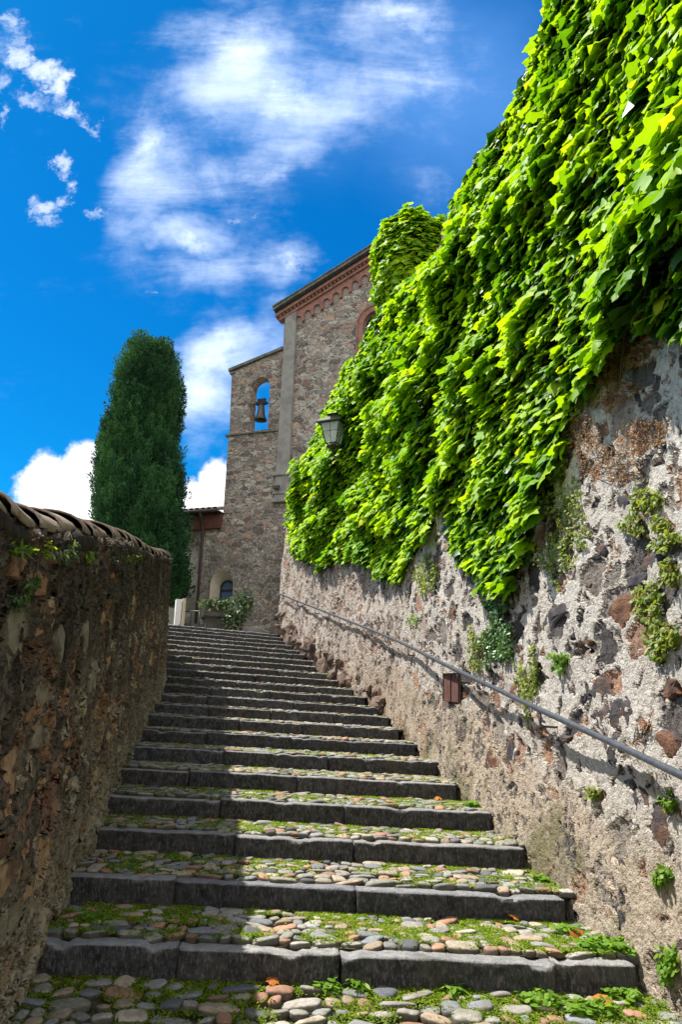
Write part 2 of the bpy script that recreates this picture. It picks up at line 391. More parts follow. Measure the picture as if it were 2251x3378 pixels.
def right_zone(g, c, h, P, nf, nff, nc, st):
    u = g.sep(g.uv()); v = g.math('ADD', u[1], g.math('MULTIPLY', g.math('SUBTRACT', nc, .5), 1.6))
    far = g.smooth(g.math('ADD', u[0], g.math('MULTIPLY', nc, 4)), 13.0, 19.0)
    low = g.math('MULTIPLY', g.smooth(v, .95, .45), g.smooth(u[0], 18.5, 15.0))
    ren = g.mix(g.smooth(nf, .3, .7), (.33, .265, .20), (.46, .39, .31))
    ren = g.mix(g.math('MULTIPLY', g.smooth(nff, .52, .68), .5), ren, (.17, .135, .10))
    ren = g.mix(g.math('MULTIPLY', g.smooth(g.noise(P, 1.1, 5, .65), .50, .62), .8), ren, (.14, .13, .06))
    low = g.math('MULTIPLY', low, g.smooth(g.math('ADD', nf, g.math('MULTIPLY', g.math('SUBTRACT', 1.0, st), .25)), .42, .6))
    c = g.mix(low, c, ren)
    h = g.mixf(low, h, g.math('ADD', g.math('ADD', .1, g.math('MULTIPLY', nf, .9)), g.math('MULTIPLY', nff, .3)))
    pit = g.smooth(g.noise(P, 17, 5, .65), .58, .66)
    c = g.mix(g.math('MULTIPLY', pit, .35), c, (.10, .085, .075)); h = g.math('SUBTRACT', h, g.math('MULTIPLY', pit, .35))
    blot = g.math('MULTIPLY', g.smooth(g.noise(P, 2.0, 6, .7), .54, .70), g.mixf(far, .14, .4))
    c = g.mix(blot, c, (.30, .19, .14))
    c = g.mix(g.math('MULTIPLY', far, g.smooth(nf, .42, .62)), c, (.25, .175, .135))
    xx, yy, zz = g.sep(P)
    streak = g.noise(g.comb(g.math('MULTIPLY', xx, 4.0), g.math('MULTIPLY', yy, 4.0), g.math('MULTIPLY', zz, .6)), 1.0, 5, .6)
    c = g.mix(g.math('MULTIPLY', g.smooth(streak, .54, .68), .3), c, (.17, .15, .14))
    return c, h
M_right = rubble('rubble_render', 3.2, 1.25, .36, .05, [(p, tuple(min(.5, v * 1.5) for v in c)) for p, c in MIXED], ((.40, .37, .33), (.53, .495, .45), (.36, .32, .275)), 1.35, .055, True, .40, right_zone, .09, .5)
CH2 = [(p, (min(.62, c[0] * 1.9 + .07), min(.6, c[1] * 2.1 + .07), min(.58, c[2] * 2.1 + .06))) for p, c in CHURCH]
M_church = rubble('church_rubble', 2.7, 1.8, .82, .06, CH2, ((.46, .42, .37), (.60, .55, .49), (.30, .27, .25)), 1.1, .10, False, .8, None, .13, .6, 1.0)
def chapel_zone(g, c, h, P, nf, nff, nc, st):
    x, y, z = g.sep(P)
    t = g.math('MULTIPLY', g.math('ADD', x, 1.92), .945)           # metres along the front, negative to the left
    w = g.math('MULTIPLY', g.math('SUBTRACT', nc, .5), 4.0)
    left = g.smooth(g.math('ADD', t, w), -1.6, -3.6)
    low = g.smooth(g.math('ADD', z, w), 7.6, 5.4)
    k = g.math('MAXIMUM', g.math('MULTIPLY', left, g.smooth(z, 9.0, 7.0)), g.math('MULTIPLY', low, .55))
    keep = g.smooth(g.math('ADD', g.math('MULTIPLY', nf, 1.0), g.math('MULTIPLY', k, .62)), .78, .98)
    ren = g.mix(g.smooth(nc, .35, .65), (.62, .57, .46), (.46, .42, .35))
    ren = g.mix(g.math('MULTIPLY', g.smooth(nff, .5, .68), .5), ren, (.20, .17, .15))
    return g.mix(keep, c, ren), g.mixf(keep, h, g.math('MULTIPLY', nf, .8))
M_tower = rubble('tower_rubble', 3.3, 2.1, .80, .05, CH2, ((.48, .43, .37), (.62, .56, .48), (.30, .265, .235)), 1.1, .10, False, .75, chapel_zone, .13, .6, 1.0)
def low_zone(g, c, h, P, nf, nff, nc, st):
    k = g.math('MULTIPLY', g.smooth(g.math('ADD', nf, g.math('MULTIPLY', nc, .8)), .62, .8), .9)
    return g.mix(k, g.mix(g.smooth(nc, .35, .65), (.44, .40, .345), (.30, .27, .24)), c), h
M_low = rubble('low_wall_plaster', 4.4, 1.9, .8, .06, CH2, ((.38, .34, .29), (.48, .43, .37), (.24, .215, .20)), .8, .05, False, .5, low_zone, .13, .3, .9)

def simple(name, c1, c2, scale=8, rough=.85, bs_=.3, bd=.01, spec=.25, metallic=0, c3=None, squash=1):
    def fn(g, bs, out, m):
        P = g.pos(); n = g.noise(P, scale, 6, .65); n2 = g.noise(P, scale * 7, 4, .65)
        c = g.mix(g.smooth(n, .3, .7), c1, c2)
        if c3: c = g.mix(g.math('MULTIPLY', g.smooth(g.noise(P, scale * .35, 4, .6), .5, .66), .8), c, c3)
        c = g.mix(g.math('MULTIPLY', g.smooth(n2, .5, .7), .35), c, g.mix(1.0, c, (.55, .55, .55), 'MULTIPLY'))
        g.put(bs.inputs['Base Color'], c)
        bump(g, bs, g.math('ADD', n, g.math('MULTIPLY', n2, .4)), bs_, bd)
    return new_mat(name, fn, rough, spec, metallic)
def kerb_fn(g, bs, out, m):
    P = g.pos(); n = g.noise(P, 16, 7, .7); n2 = g.noise(P, 110, 4, .7); n3 = g.noise(P, 2.3, 4, .6)
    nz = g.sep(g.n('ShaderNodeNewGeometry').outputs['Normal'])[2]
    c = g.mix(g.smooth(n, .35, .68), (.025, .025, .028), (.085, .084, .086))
    xx, yy, zz = g.sep(P); ch = g.noise(g.comb(g.math('MULTIPLY', xx, 70.0), g.math('MULTIPLY', yy, 70.0), g.math('MULTIPLY', zz, 26.0)), 1.0, 4, .65)
    c = g.mix(g.math('MULTIPLY', g.smooth(ch, .5, .66), .6), c, (.20, .20, .205))
    c = g.mix(g.math('MULTIPLY', g.smooth(n3, .40, .3), .5), c, (.10, .085, .07))
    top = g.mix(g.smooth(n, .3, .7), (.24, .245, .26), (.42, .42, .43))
    c = g.mix(g.math('MULTIPLY', g.smooth(nz, .25, .8), .85), c, top)          # foot-worn top, also lightened for the sun that falls on it
    c = g.mix(g.math('MULTIPLY', g.smooth(n3, .55, .72), .45), c, (.055, .06, .03))
    rr = g.n('ShaderNodeObjectInfo').outputs['Random']
    c = g.mix(1.0, c, g.ramp(rr, [(0, (.70, .70, .74)), (.35, (1.0, .97, .93)), (.6, (1.25, 1.2, 1.15)), (.8, (.85, .80, .74)), (1, (1.1, 1.12, 1.16))]), 'MULTIPLY')
    g.put(bs.inputs['Base Color'], c)
    h = g.math('ADD', g.math('ADD', n, g.math('MULTIPLY', n2, .35)), g.math('MULTIPLY', ch, .7))
    bump(g, bs, h, 1.0, .02)
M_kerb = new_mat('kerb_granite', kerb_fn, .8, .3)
def cob_fn(g, bs, out, m):
    a = g.n('ShaderNodeAttribute', attribute_name='tint').outputs['Color']
    P = g.pos(); n = g.noise(P, 45, 6, .7); n2 = g.noise(P, 9, 4, .6)
    c = g.mix(g.smooth(n, .35, .7), g.mix(1.0, a, (.72, .70, .68), 'MULTIPLY'), g.mix(1.0, a, (1.15, 1.13, 1.1), 'MULTIPLY'))
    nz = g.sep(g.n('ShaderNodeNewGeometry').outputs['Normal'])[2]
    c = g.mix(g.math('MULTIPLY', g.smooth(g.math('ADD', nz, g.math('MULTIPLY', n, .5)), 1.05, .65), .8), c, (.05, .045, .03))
    c = g.mix(g.math('MULTIPLY', g.smooth(n2, .5, .66), .55), c, (.13, .12, .08))
    g.put(bs.inputs['Base Color'], c); bump(g, bs, n, .45, .01)
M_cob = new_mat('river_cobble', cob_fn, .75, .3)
M_soil = simple('mossy_soil', (.045, .05, .02), (.11, .10, .06), 12, .95, .9, .03, .1, c3=(.07, .10, .02))
M_tile = simple('clay_tile', (.23, .165, .125), (.38, .32, .26), 9, .95, .8, .02, .1, c3=(.12, .10, .085))
M_cap = simple('cap_mortar', (.022, .019, .017), (.06, .05, .043), 9, .95, .9, .03, .1, c3=(.11, .10, .075))
M_iron = simple('black_iron', (.018, .018, .02), (.04, .04, .044), 20, .45, .1, .003, .5)
M_rail = simple('painted_rail', (.05, .054, .066), (.085, .09, .105), 20, .32, .08, .002, .6)
M_rust = simple('rusty_plate', (.095, .04, .03), (.15, .065, .05), 14, .7, .3, .004, .3)
M_pil = simple('pilaster_stone', (.25, .235, .22), (.34, .32, .30), 4, .9, .5, .02, .2, c3=(.20, .185, .175))
M_brick = simple('red_brick', (.27, .125, .10), (.38, .20, .165), 9, .9, .6, .015, .15, c3=(.20, .11, .095))
M_plast = simple('arch_plaster', (.27, .215, .20), (.36, .29, .27), 5, .9, .3, .01, .15)
M_slate = simple('roof_stone', (.12, .12, .12), (.22, .215, .20), 7, .9, .8, .03, .2, c3=(.09, .10, .07))
M_soffit = simple('dark_soffit', (.028, .024, .024), (.05, .042, .04), 7, .9, .4, .01, .2)
M_redp = simple('red_paint', (.13, .055, .045), (.20, .085, .07), 5, .9, .4, .01, .2, c3=(.12, .05, .045))
M_white = simple('white_paint', (.74, .73, .70), (.80, .79, .77), 3, .7, .1, .003)
M_cream = simple('cream_plaster', (.50, .43, .32), (.58, .50, .38), 3, .85, .2, .005)
M_niche = simple('niche_plaster', (.52, .46, .36), (.62, .56, .46), 3, .9, .2, .006, c3=(.42, .38, .31))
M_plantstone = simple('planter_stone', (.06, .055, .05), (.115, .105, .09), 9, .9, .6, .015, .2, c3=(.07, .07, .05))
M_bronze = simple('bell_bronze', (.06, .065, .06), (.12, .125, .11), 10, .55, .3, .006, .5, .4)
M_wood = simple('dark_wood', (.03, .022, .02), (.06, .045, .04), 12, .85, .4, .01)
M_rock = simple('rock', (.10, .07, .055), (.27, .20, .155), 5, .95, 1.0, .06, .15, c3=(.07, .05, .055))
M_darkrock = simple('dark_field_stone', (.035, .032, .037), (.085, .075, .08), 12, .85, .9, .02, .25, c3=(.16, .085, .05))
M_rustrock = simple('rusty_field_stone', (.10, .055, .038), (.24, .12, .07), 14, .9, 1.0, .03, .2, c3=(.05, .04, .042))
M_ground = simple('garden_soil', (.05, .06, .02), (.10, .10, .045), 2, .95, .8, .05, .1)
M_bark = simple('bark', (.08, .06, .045), (.15, .115, .09), 14, .95, .8, .02, .1)
M_glass = new_mat('window_glass', lambda g, bs, out, m: g.put(bs.inputs['Base Color'], (.10, .16, .26)), .05, .9)
M_frame = simple('window_frame', (.03, .018, .014), (.05, .03, .022), 10, .5, .1, .003, .4)
def leaf_mat(name, c1, c2, c3, rough=.38, trans=.45, spec=.4):
    def fn(g, bs, out, m):
        a = g.n('ShaderNodeAttribute', attribute_name='tint').outputs['Color']; r, q, _ = g.sep(a)
        c = g.mix(r, c1, c2); c = g.mix(g.smooth(q, .93, 1.02), c, c3)
        P = g.pos(); n = g.noise(P, 30, 4, .6)
        c = g.mix(g.math('MULTIPLY', g.smooth(n, .45, .7), .3), c, g.mix(1.0, c, (.6, .7, .6), 'MULTIPLY'))
        g.put(bs.inputs['Base Color'], c)
        tr = g.n('ShaderNodeBsdfTranslucent'); g.put(tr.inputs['Color'], g.mix(1.0, c, (1.9, 1.8, .7), 'MULTIPLY'))
        mxs = g.n('ShaderNodeMixShader'); mxs.inputs[0].default_value = trans
        g.put(mxs.inputs[1], bs.outputs[0]); g.put(mxs.inputs[2], tr.outputs[0]); g.put(out.inputs['Surface'], mxs.outputs[0])
    return new_mat(name, fn, rough, spec)
M_ivy = leaf_mat('vine_leaf', (.10, .25, .006), (.38, .55, .010), (.50, .54, .02), .55, .38, .2)
M_small = leaf_mat('creeper_leaf', (.10, .18, .03), (.27, .30, .05), (.30, .14, .05), .5, .4, .35)
M_dkivy = leaf_mat('dark_ivy_leaf', (.035, .10, .02), (.08, .17, .03), (.16, .20, .05), .35, .25, .45)
M_dry = leaf_mat('dry_creeper', (.26, .11, .05), (.36, .21, .10), (.34, .32, .08), .6, .3, .3)
M_weed = leaf_mat('weed_leaf', (.10, .22, .02), (.20, .34, .04), (.30, .34, .03), .5, .45, .3)
M_moss = leaf_mat('grass_moss', (.08, .16, .015), (.24, .32, .02), (.36, .34, .02), .7, .4, .2)
M_cyp = leaf_mat('cypress_spray', (.012, .048, .024), (.065, .175, .06), (.11, .22, .075), .6, .12, .2)
M_bush = leaf_mat('bush_leaf', (.06, .12, .05), (.15, .22, .10), (.42, .45, .30), .4, .3, .5)
M_fall = leaf_mat('fallen_leaf', (.45, .14, .03), (.55, .22, .05), (.40, .10, .03), .6, .35, .3)

# ------------------------------------------------------------------ ground and terrace (structure)
def stair_z(y):
    ys = [-3, 0, 3.7] + [p.y for p in RE]; zs = [-1.85, -1.72, -1.5] + [p.z - .3 for p in RE]
    return float(np.interp(y, ys, zs))
xs = np.concatenate([[-900, -300, -100, -40], np.linspace(-20, 20, 41), [40, 100, 300, 900]])
ys = np.concatenate([[-900, -300, -100, -40, -15], np.linspace(-8, 40, 49), [60, 120, 300, 900]])
gx, gy = np.meshgrid(xs, ys, indexing='ij')
gz = np.vectorize(stair_z)(gy) - .35
V = np.stack([gx, gy, gz], -1).reshape(-1, 3); ny = len(ys)
F = np.array([(i * ny + j, (i + 1) * ny + j, (i + 1) * ny + j + 1, i * ny + j + 1) for i in range(len(xs) - 1) for j in range(ny - 1)])
o = mesh_obj('ground', V, F, M_ground); tag(o, kind='structure')

# ------------------------------------------------------------------ walls
def outward(P, side):
    """horizontal unit normals of a curve; side=+1 points to +x"""
    T = np.gradient(P[:, :2], axis=0); T /= np.linalg.norm(T, axis=1)[:, None]
    return np.stack([T[:, 1], -T[:, 0]], 1) * side
def wall_mesh(name, pts, ds, hs, H, side, batter, thick, amp, mat, parent):
    s, P = interp_curve(pts, ds); n = outward(P, side); N = len(P)
    Hs = np.array([H(p) for p in P]) if callable(H) else np.full(N, H)
    hs = np.asarray(hs); V = []; UVs = []
    for h in hs:
        hh = np.where(h < 0, h, h * Hs) if np.max(hs) <= 1.0001 else h
        hh = np.minimum(hh, Hs)
        X = P[:, 0] - n[:, 0] * batter * hh; Y = P[:, 1] - n[:, 1] * batter * hh; Z = P[:, 2] + hh
        Q = np.stack([X, Y, Z], 1)
        a = (fbm(Q * 1.1 + 5, 3) - .5) * amp * 2
        Q[:, 0] += n[:, 0] * a; Q[:, 1] += n[:, 1] * a
        V.append(Q); UVs.append(np.stack([s, hh], 1))
    top = V[-1]
    for q in (.33, .66, 1.0):
        Q = top.copy(); Q[:, 0] -= n[:, 0] * thick * q; Q[:, 1] -= n[:, 1] * thick * q; V.append(Q); UVs.append(UVs[len(hs) - 1])
    Q = V[-1].copy(); Q[:, 2] = P[:, 2] - .5; V.append(Q); UVs.append(UVs[0])
    M = len(V); V = np.stack(V, 1); UVs = np.stack(UVs, 1)
    idx = np.arange(N * M).reshape(N, M)
    a, b, c, d = idx[:-1, :-1], idx[1:, :-1], idx[1:, 1:], idx[:-1, 1:]
    F = (np.stack([a, b, c, d], -1) if side < 0 else np.stack([a, d, c, b], -1)).reshape(-1, 4)
    # triangles for end caps are added as quads strips: close ends with fans of quads is unnecessary far away
    o = mesh_obj(name, V.reshape(-1, 3), F, mat, parent, True, UVs.reshape(-1, 2))
    return o, s, P, n

# right wall: faces -x, so the outward normal is side=-1
TOPZ_Y = [-3, 0, 4, 6, 8, 10, 12, 14, 16, 18, 19.5, 21.2, 25]
TOPZ_Z = [5.6, 5.8, 6.1, 6.5, 6.8, 7.05, 7.5, 7.9, 7.6, 7.1, 6.6, 5.9, 5.4]
def H_right(p): return float(np.interp(p[1], TOPZ_Y, TOPZ_Z)) - p[2]
hs_r = np.concatenate([[-.6, -.3], np.arange(-.1, 4.2, .02), np.arange(4.2, 8.0, .06)])
rw = empty('retaining_wall', (1.7, 4.0, -1.5), 'tall retaining wall of grey mortar and dark stones carrying the handrail', 'wall')
def ds_r(p): return float(np.clip(abs(p[1]) * .0035, .016, .05)) if p[1] > 1.5 else .12
RB = 0.055
rw_o, sR, PR, nR = wall_mesh('masonry', rbase, ds_r, hs_r, H_right, -1, RB, .7, .07, M_right, rw)
# left wall: faces +x
lw = empty('boundary_wall', (-1.3, 2.5, -1.5), 'dark stained rubble wall curving away at the left of the steps, capped with clay tiles', 'wall')
HL = 2.12
def ds_l(p): return float(np.clip(abs(p[1]) * .004, .012, .05)) if p[1] > 1.2 else .1
hs_l = np.concatenate([[-.5, -.2], np.arange(-.05, HL + .001, .014)])
lw_o, sL, PL, nL = wall_mesh('masonry', lbase, ds_l, hs_l, HL, 1, .03, .42, .045, M_left, lw)

# terrace behind the right wall
V = []; 
idxs = list(range(0, len(PR), max(1, len(PR) // 40))) + [len(PR) - 1]
for i in idxs:
    p = PR[i]; z = H_right(p) + p[2] - .35
    b = np.array([p[0] - nR[i, 0] * .6, p[1] - nR[i, 1] * .6])
    for e in (0, 3, 12, 60): V.append((b[0] + e, b[1] + e * .1, z + (.0 if e < 60 else 2)))
F = [(i * 4 + j, i * 4 + j + 1, (i + 1) * 4 + j + 1, (i + 1) * 4 + j) for i in range(len(idxs) - 1) for j in range(3)]
tag(mesh_obj('terrace_ground', V, F, M_ground), kind='structure')

# ray casting onto the wall surfaces
def bvh_of(o):
    me = o.data; n = len(me.vertices); co = np.empty(n * 3, np.float32); me.vertices.foreach_get('co', co); co = co.reshape(-1, 3)
    li = np.empty(len(me.loops), np.int32); me.loops.foreach_get('vertex_index', li)
    return BVHTree.FromPolygons([tuple(v) for v in co.tolist()], li.reshape(-1, 4).tolist())
def coarse_wall(pts, side, batter, H, off):
    s, P = interp_curve(pts, lambda p: .25); n = outward(P, side); V = []
    for p, m in zip(P, n):
        for h in (-1, 0, 4, 12): V.append((p[0] - m[0] * (batter * h - off), p[1] - m[1] * (batter * h - off), p[2] + h))
    F = [(i * 4 + j, (i + 1) * 4 + j, (i + 1) * 4 + j + 1, i * 4 + j + 1) for i in range(len(P) - 1) for j in range(3)]
    return BVHTree.FromPolygons(V, F)
BR = bvh_of(rw_o); BL = bvh_of(lw_o)
ORG = Vector((0, 0, 0))
def hit(b, x, y):
    r = b.ray_cast(ORG, ray(x, y)); return r[0], r[1]

# --- clay coping of the left wall
def coping():
    # mortar bed under the tiles
    prof = [(.0, -.10), (.035, -.05), (.03, .0), (-.02, .05), (-.21, .13), (-.40, .05), (-.47, -.0), (-.47, -.3)]
    V = []; N = len(PL)
    st_ = list(range(0, N, 3))
    for i in st_:
        p, m = PL[i], nL[i]
        for (a, z) in prof:
            q = a - .03 * HL
            w = .02 * (fbm(np.array([[p[0] * 3 + a * 9, p[1] * 3, z * 9]]), 3)[0] - .5) * 2
            V.append((p[0] + m[0] * (q + w), p[1] + m[1] * (q + w), p[2] + HL + z + w))
    k = len(prof)
    F = np.array([(i * k + j, (i + 1) * k + j, (i + 1) * k + j + 1, i * k + j + 1) for i in range(len(st_) - 1) for j in range(k - 1)])
    mesh_obj('coping_bed', V, F, M_cap, lw)
    # overlapping ridge tiles, about 0.42 m apart
    L = .47; step = .40
    tot = sL[-1]; s0 = 1.0; first = None
    while s0 + L < tot:
        jj = rng.normal(0, 1, 4)
        V = []; F = []
        nseg = 7; na = 11
        for layer in (0, 1):
            for a_ in range(nseg):
                t = a_ / (nseg - 1); s_ = s0 + t * L
                i = min(np.searchsorted(sL, s_), N - 1); p, m = PL[i], nL[i]
                r = (.235 - .035 * t + .004 * jj[0]) - layer * .018
                lift = .018 - .022 * t + .012 + .004 * jj[1]
                cx = -.21 - .03 * HL + .012 * jj[2]
                for b_ in range(na):
                    q = math.pi * (-.03 + 1.06 * b_ / (na - 1))
                    a = cx + math.cos(q) * r; z = math.sin(q) * r * .50 + lift + .02
                    V.append((p[0] + m[0] * a, p[1] + m[1] * a, p[2] + HL + z))
        o_ = nseg * na
        for i in range(nseg - 1):
            for j in range(na - 1):
                a = i * na + j
                F.append((a, a + 1, a + na + 1, a + na)); F.append((o_ + a, o_ + a + na, o_ + a + na + 1, o_ + a + 1))
        for j in range(na - 1):
            F.append((j, o_ + j, o_ + j + 1, j + 1)); e = (nseg - 1) * na + j; F.append((e, e + 1, o_ + e + 1, o_ + e))
        for i in range(nseg - 1):
            a = i * na; F.append((a, a + na, o_ + a + na, o_ + a)); b = a + na - 1; F.append((b, o_ + b, o_ + b + na, b + na))
        mesh_obj('coping_tile', V, F, M_tile, lw)
        s0 += step + .01 * jj[3]
coping()

# ------------------------------------------------------------------ staircase
stairs = empty('staircase', (0, 4.6, -1.35), 'long flight of cobbled steps with dark granite kerbs climbing between the walls', 'staircase')
def kerb_block(A, B, zdrop, depth, seed):
    """rough granite block whose top front edge runs A->B"""
    A = Vector(A); B = Vector(B); L = (B - A).length; T = (B - A).normalized(); Nn = Vector((-T.y, T.x, 0)).normalized()   # to the back
    if Nn.y < 0: Nn = -Nn
    nx = max(6, int(L / .028)); prof = []
    r = .014
    nyf = 7
    for i in range(nyf): prof.append((0.0, -zdrop + (zdrop - r) * i / (nyf - 1)))
    prof += [(r * .3, -r * .3), (r, 0)]
    for i in range(1, 5): prof.append((r + (depth - r) * i / 4, 0))
    prof.append((depth, -.06))
    V = []; k = len(prof)
    for i in range(nx + 1):
        t = i / nx; e = min(t, 1 - t) * L
        ch = .012 * max(0, 1 - e / .02)
        for (d, z) in prof:
            P = A + T * (L * t) + Nn * d + Vector((0, 0, z)); V.append(P)
    V = np.array([tuple(v) for v in V]).reshape(nx + 1, k, 3)
    nz = (fbm(V * 7 + seed, 3) - .5) * .034 + (fbm(V * np.array([40, 40, 14]) + seed, 2) - .5) * .016
    top = np.array([1 if z > -.02 else 0 for d, z in prof])
    V[..., 0] -= Nn.x * nz; V[..., 1] -= Nn.y * nz * (1); V[..., 2] += nz * top * .28
    low = (fbm(V[:, 8:9, :] * 3 + seed, 3) - .55) * .016 - np.clip(fbm(V[:, 8:9, :] * 11 + seed, 2) - .62, 0, 1) * .10
    V[:, 7:14, 2] += low
    for i, a in ((0, 1), (nx, -1)):
        V[i] += np.array(T) * a * .004
        V[i, :, 0] += Nn.x * .008; V[i, :, 1] += Nn.y * .008
    idx = np.arange((nx + 1) * k).reshape(nx + 1, k)
    F = np.stack([idx[:-1, :-1], idx[1:, :-1], idx[1:, 1:], idx[:-1, 1:]], -1).reshape(-1, 4).tolist()
    F.append(idx[0, ::-1].tolist()[::-1]); F.append(idx[-1].tolist()[::-1])
    return V.reshape(-1, 3), F
# ico spheres for cobbles
def ico(sub):
    bm = bmesh.new(); bmesh.ops.create_icosphere(bm, subdivisions=sub, radius=1.0)
    V = np.array([tuple(v.co) for v in bm.verts]); F = np.array([[v.index for v in f.verts] for f in bm.faces]); bm.free(); return V, F
ICO = {1: ico(1), 2: ico(2), 3: ico(3)}
PALC = np.array([(.30, .30, .30), (.38, .36, .33), (.25, .27, .30), (.46, .25, .17), (.42, .33, .24), (.48, .42, .33), (.13, .14, .17), (.36, .20, .14), (.33, .32, .28), (.44, .41, .38)]) * .82
PALW = np.array([.17, .15, .12, .11, .12, .09, .05, .05, .08, .06]); PALW /= PALW.sum()
def cobbles(name, quad, sub, parent, size=1.0, dens=1.0):
    """quad: front-left, front-right, back-right, back-left (tread corners)"""
    A, B, C_, Dd = [np.array(tuple(v)) for v in quad]
    Lx = np.linalg.norm(B - A); Ly = np.linalg.norm(Dd - A)
    pts = []; rows = max(1, round(Ly / (.094 * size)))
    for r in range(rows):
        x = rng.uniform(0, .06)
        while x < Lx - .02:
            w = rng.choice([.055, .07, .085, .10, .13, .17], p=[.16, .24, .24, .18, .12, .06]) * size
            pts.append((x + w / 2, (r + .5 + rng.uniform(-.2, .2)) / rows, w)); x += w * rng.uniform(1.0, 1.16)
    if not pts: return
    S = np.array(pts); n = len(S); IV, IF = ICO[sub]
    u = S[:, 0] / Lx; v = S[:, 1]
    u = np.clip(u, .005, .995)
    c = ((1 - u) * (1 - v))[:, None] * A + (u * (1 - v))[:, None] * B + (u * v)[:, None] * C_ + ((1 - u) * v)[:, None] * Dd
    rx = S[:, 2] * .52; ry = np.minimum(rng.uniform(.036, .052, n) * size, rx * 1.2); rz = rng.uniform(.019, .027, n) * size
    ang = rng.normal(0, .22, n); big = rng.random(n) < .12; ang[big] += rng.normal(0, .8, big.sum())
    tx = (B - A) / Lx; base_a = math.atan2(tx[1], tx[0]); ang = ang + base_a
    W = IV[None] * np.stack([rx, ry, rz], 1)[:, None]
    # squarish river stones: pull the outline towards a superellipse
    pw = np.sign(IV) * np.abs(IV) ** .62; W = pw[None] * np.stack([rx, ry, rz], 1)[:, None]
    nz = fbm(W * 22 + rng.random((n, 1, 3)) * 40, 3) - .5
    W = W * (1 + nz[..., None] * .42)
    ca, sa = np.cos(ang)[:, None], np.sin(ang)[:, None]
    X = W[..., 0] * ca - W[..., 1] * sa; Y = W[..., 0] * sa + W[..., 1] * ca
    tl = rng.normal(0, .12, (n, 2)); Z = W[..., 2] + X * tl[:, :1] + Y * tl[:, 1:]
    Vv = np.stack([X, Y, Z], -1) + c[:, None]; Vv[..., 2] += rng.uniform(-.012, .004, n)[:, None] - .002
    Fv_ = (IF[None] + (np.arange(n) * len(IV))[:, None, None]).reshape(-1, 3)
    tint = PALC[rng.choice(len(PALC), n, p=PALW)] * rng.uniform(.8, 1.2, (n, 1))
    tint = np.repeat(tint, len(IV), 0)
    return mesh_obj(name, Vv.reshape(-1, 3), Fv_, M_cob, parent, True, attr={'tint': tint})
tread_quads = []
def tread_base(parent, quad, name='tread_bed'):
    A, B, C_, Dd = [np.array(tuple(v)) for v in quad]; nx, nyy = 60, 14
    u, v = np.meshgrid(np.linspace(-.03, 1.03, nx), np.linspace(0, 1, nyy), indexing='ij')
    P = ((1 - u) * (1 - v))[..., None] * A + (u * (1 - v))[..., None] * B + (u * v)[..., None] * C_ + ((1 - u) * v)[..., None] * Dd
    P[..., 2] += (fbm(P * 9, 3) - .5) * .03 - .012
    idx = np.arange(nx * nyy).reshape(nx, nyy)
    F = np.stack([idx[:-1, :-1], idx[1:, :-1], idx[1:, 1:], idx[:-1, 1:]], -1).reshape(-1, 4)
    mesh_obj(name, P.reshape(-1, 3), F, M_soil, parent)
KD = .11
for k in range(22):
    A = LE[k].copy(); B = RE[k].copy()
    A = A - (B - A).normalized() * .25
    st = bpy.data.objects.new('step', None); st.location = (A + B) / 2; col.objects.link(st); st.parent = stairs
    st.matrix_parent_inverse = Matrix.Translation(-stairs.location)
    T = (B - A); L = T.length
    cuts = [0.0]
    while cuts[-1] < L - .5:
        c_ = cuts[-1] + random.uniform(.75, 1.35)
        cuts.append(L if L - c_ < .45 else c_)
    if cuts[-1] < L: cuts.append(L)
    for a, b in zip(cuts[:-1], cuts[1:]):
        jz = Vector((random.uniform(-.004, .004), random.uniform(-.018, .018), random.uniform(-.010, .010)))
        if b >= L - .01 and k % 3 == 1: b -= .03
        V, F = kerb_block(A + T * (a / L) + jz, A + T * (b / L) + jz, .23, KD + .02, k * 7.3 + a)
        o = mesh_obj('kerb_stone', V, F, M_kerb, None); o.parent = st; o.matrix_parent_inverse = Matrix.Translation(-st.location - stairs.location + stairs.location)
    # tread behind the kerb up to the next riser
    Nn = Vector((-T.y, T.x, 0)).normalized()
    q0, q1 = A + Nn * KD, B + Nn * KD + T.normalized() * .05
    if k < 21: n0, n1 = LE[k + 1].copy(), RE[k + 1] + (RE[k + 1] - LE[k + 1]).normalized() * .05
    else: n0, n1 = A + Nn * 1.6 - T.normalized() * .3, B + Nn * .9
    drop = (n0.z - q0.z) - .155 if k < 21 else 0
    n0 = Vector((n0.x, n0.y, (q0.z + .004 if k == 21 else n0.z - .158))); n1 = Vector((n1.x, n1.y, (q1.z + .004 if k == 21 else n1.z - .158)))
    quad = (q0, q1, n1, n0); tread_quads.append(quad)
    tread_base(st, quad)
    cobbles('cobble_paving', quad, 3 if k < 2 else 2 if k < 8 else 1, st, 1.08)
# bottom landing
la = Vector((-1.50, 2.2, -1.52)); lb = Vector((1.86, 2.2, -1.62)); lc = RE[0] + Vector((.12, 0, -.165)); ld = LE[0] + Vector((-.12, 0, -.165))
st = bpy.data.objects.new('landing', None); st.location = (0, 3.4, -1.45); col.objects.link(st); st.parent = stairs; st.matrix_parent_inverse = Matrix.Translation(-stairs.location)
quad = (la, lb, lc, ld); tread_quads.insert(0, quad)
tread_base(st, quad); tread_base(st, (Vector((-1.2, -4, -1.78)), Vector((2.3, -4, -1.88)), lb, la), 'lower_bed')
cobbles('cobble_paving', quad, 3, st, 1.15)

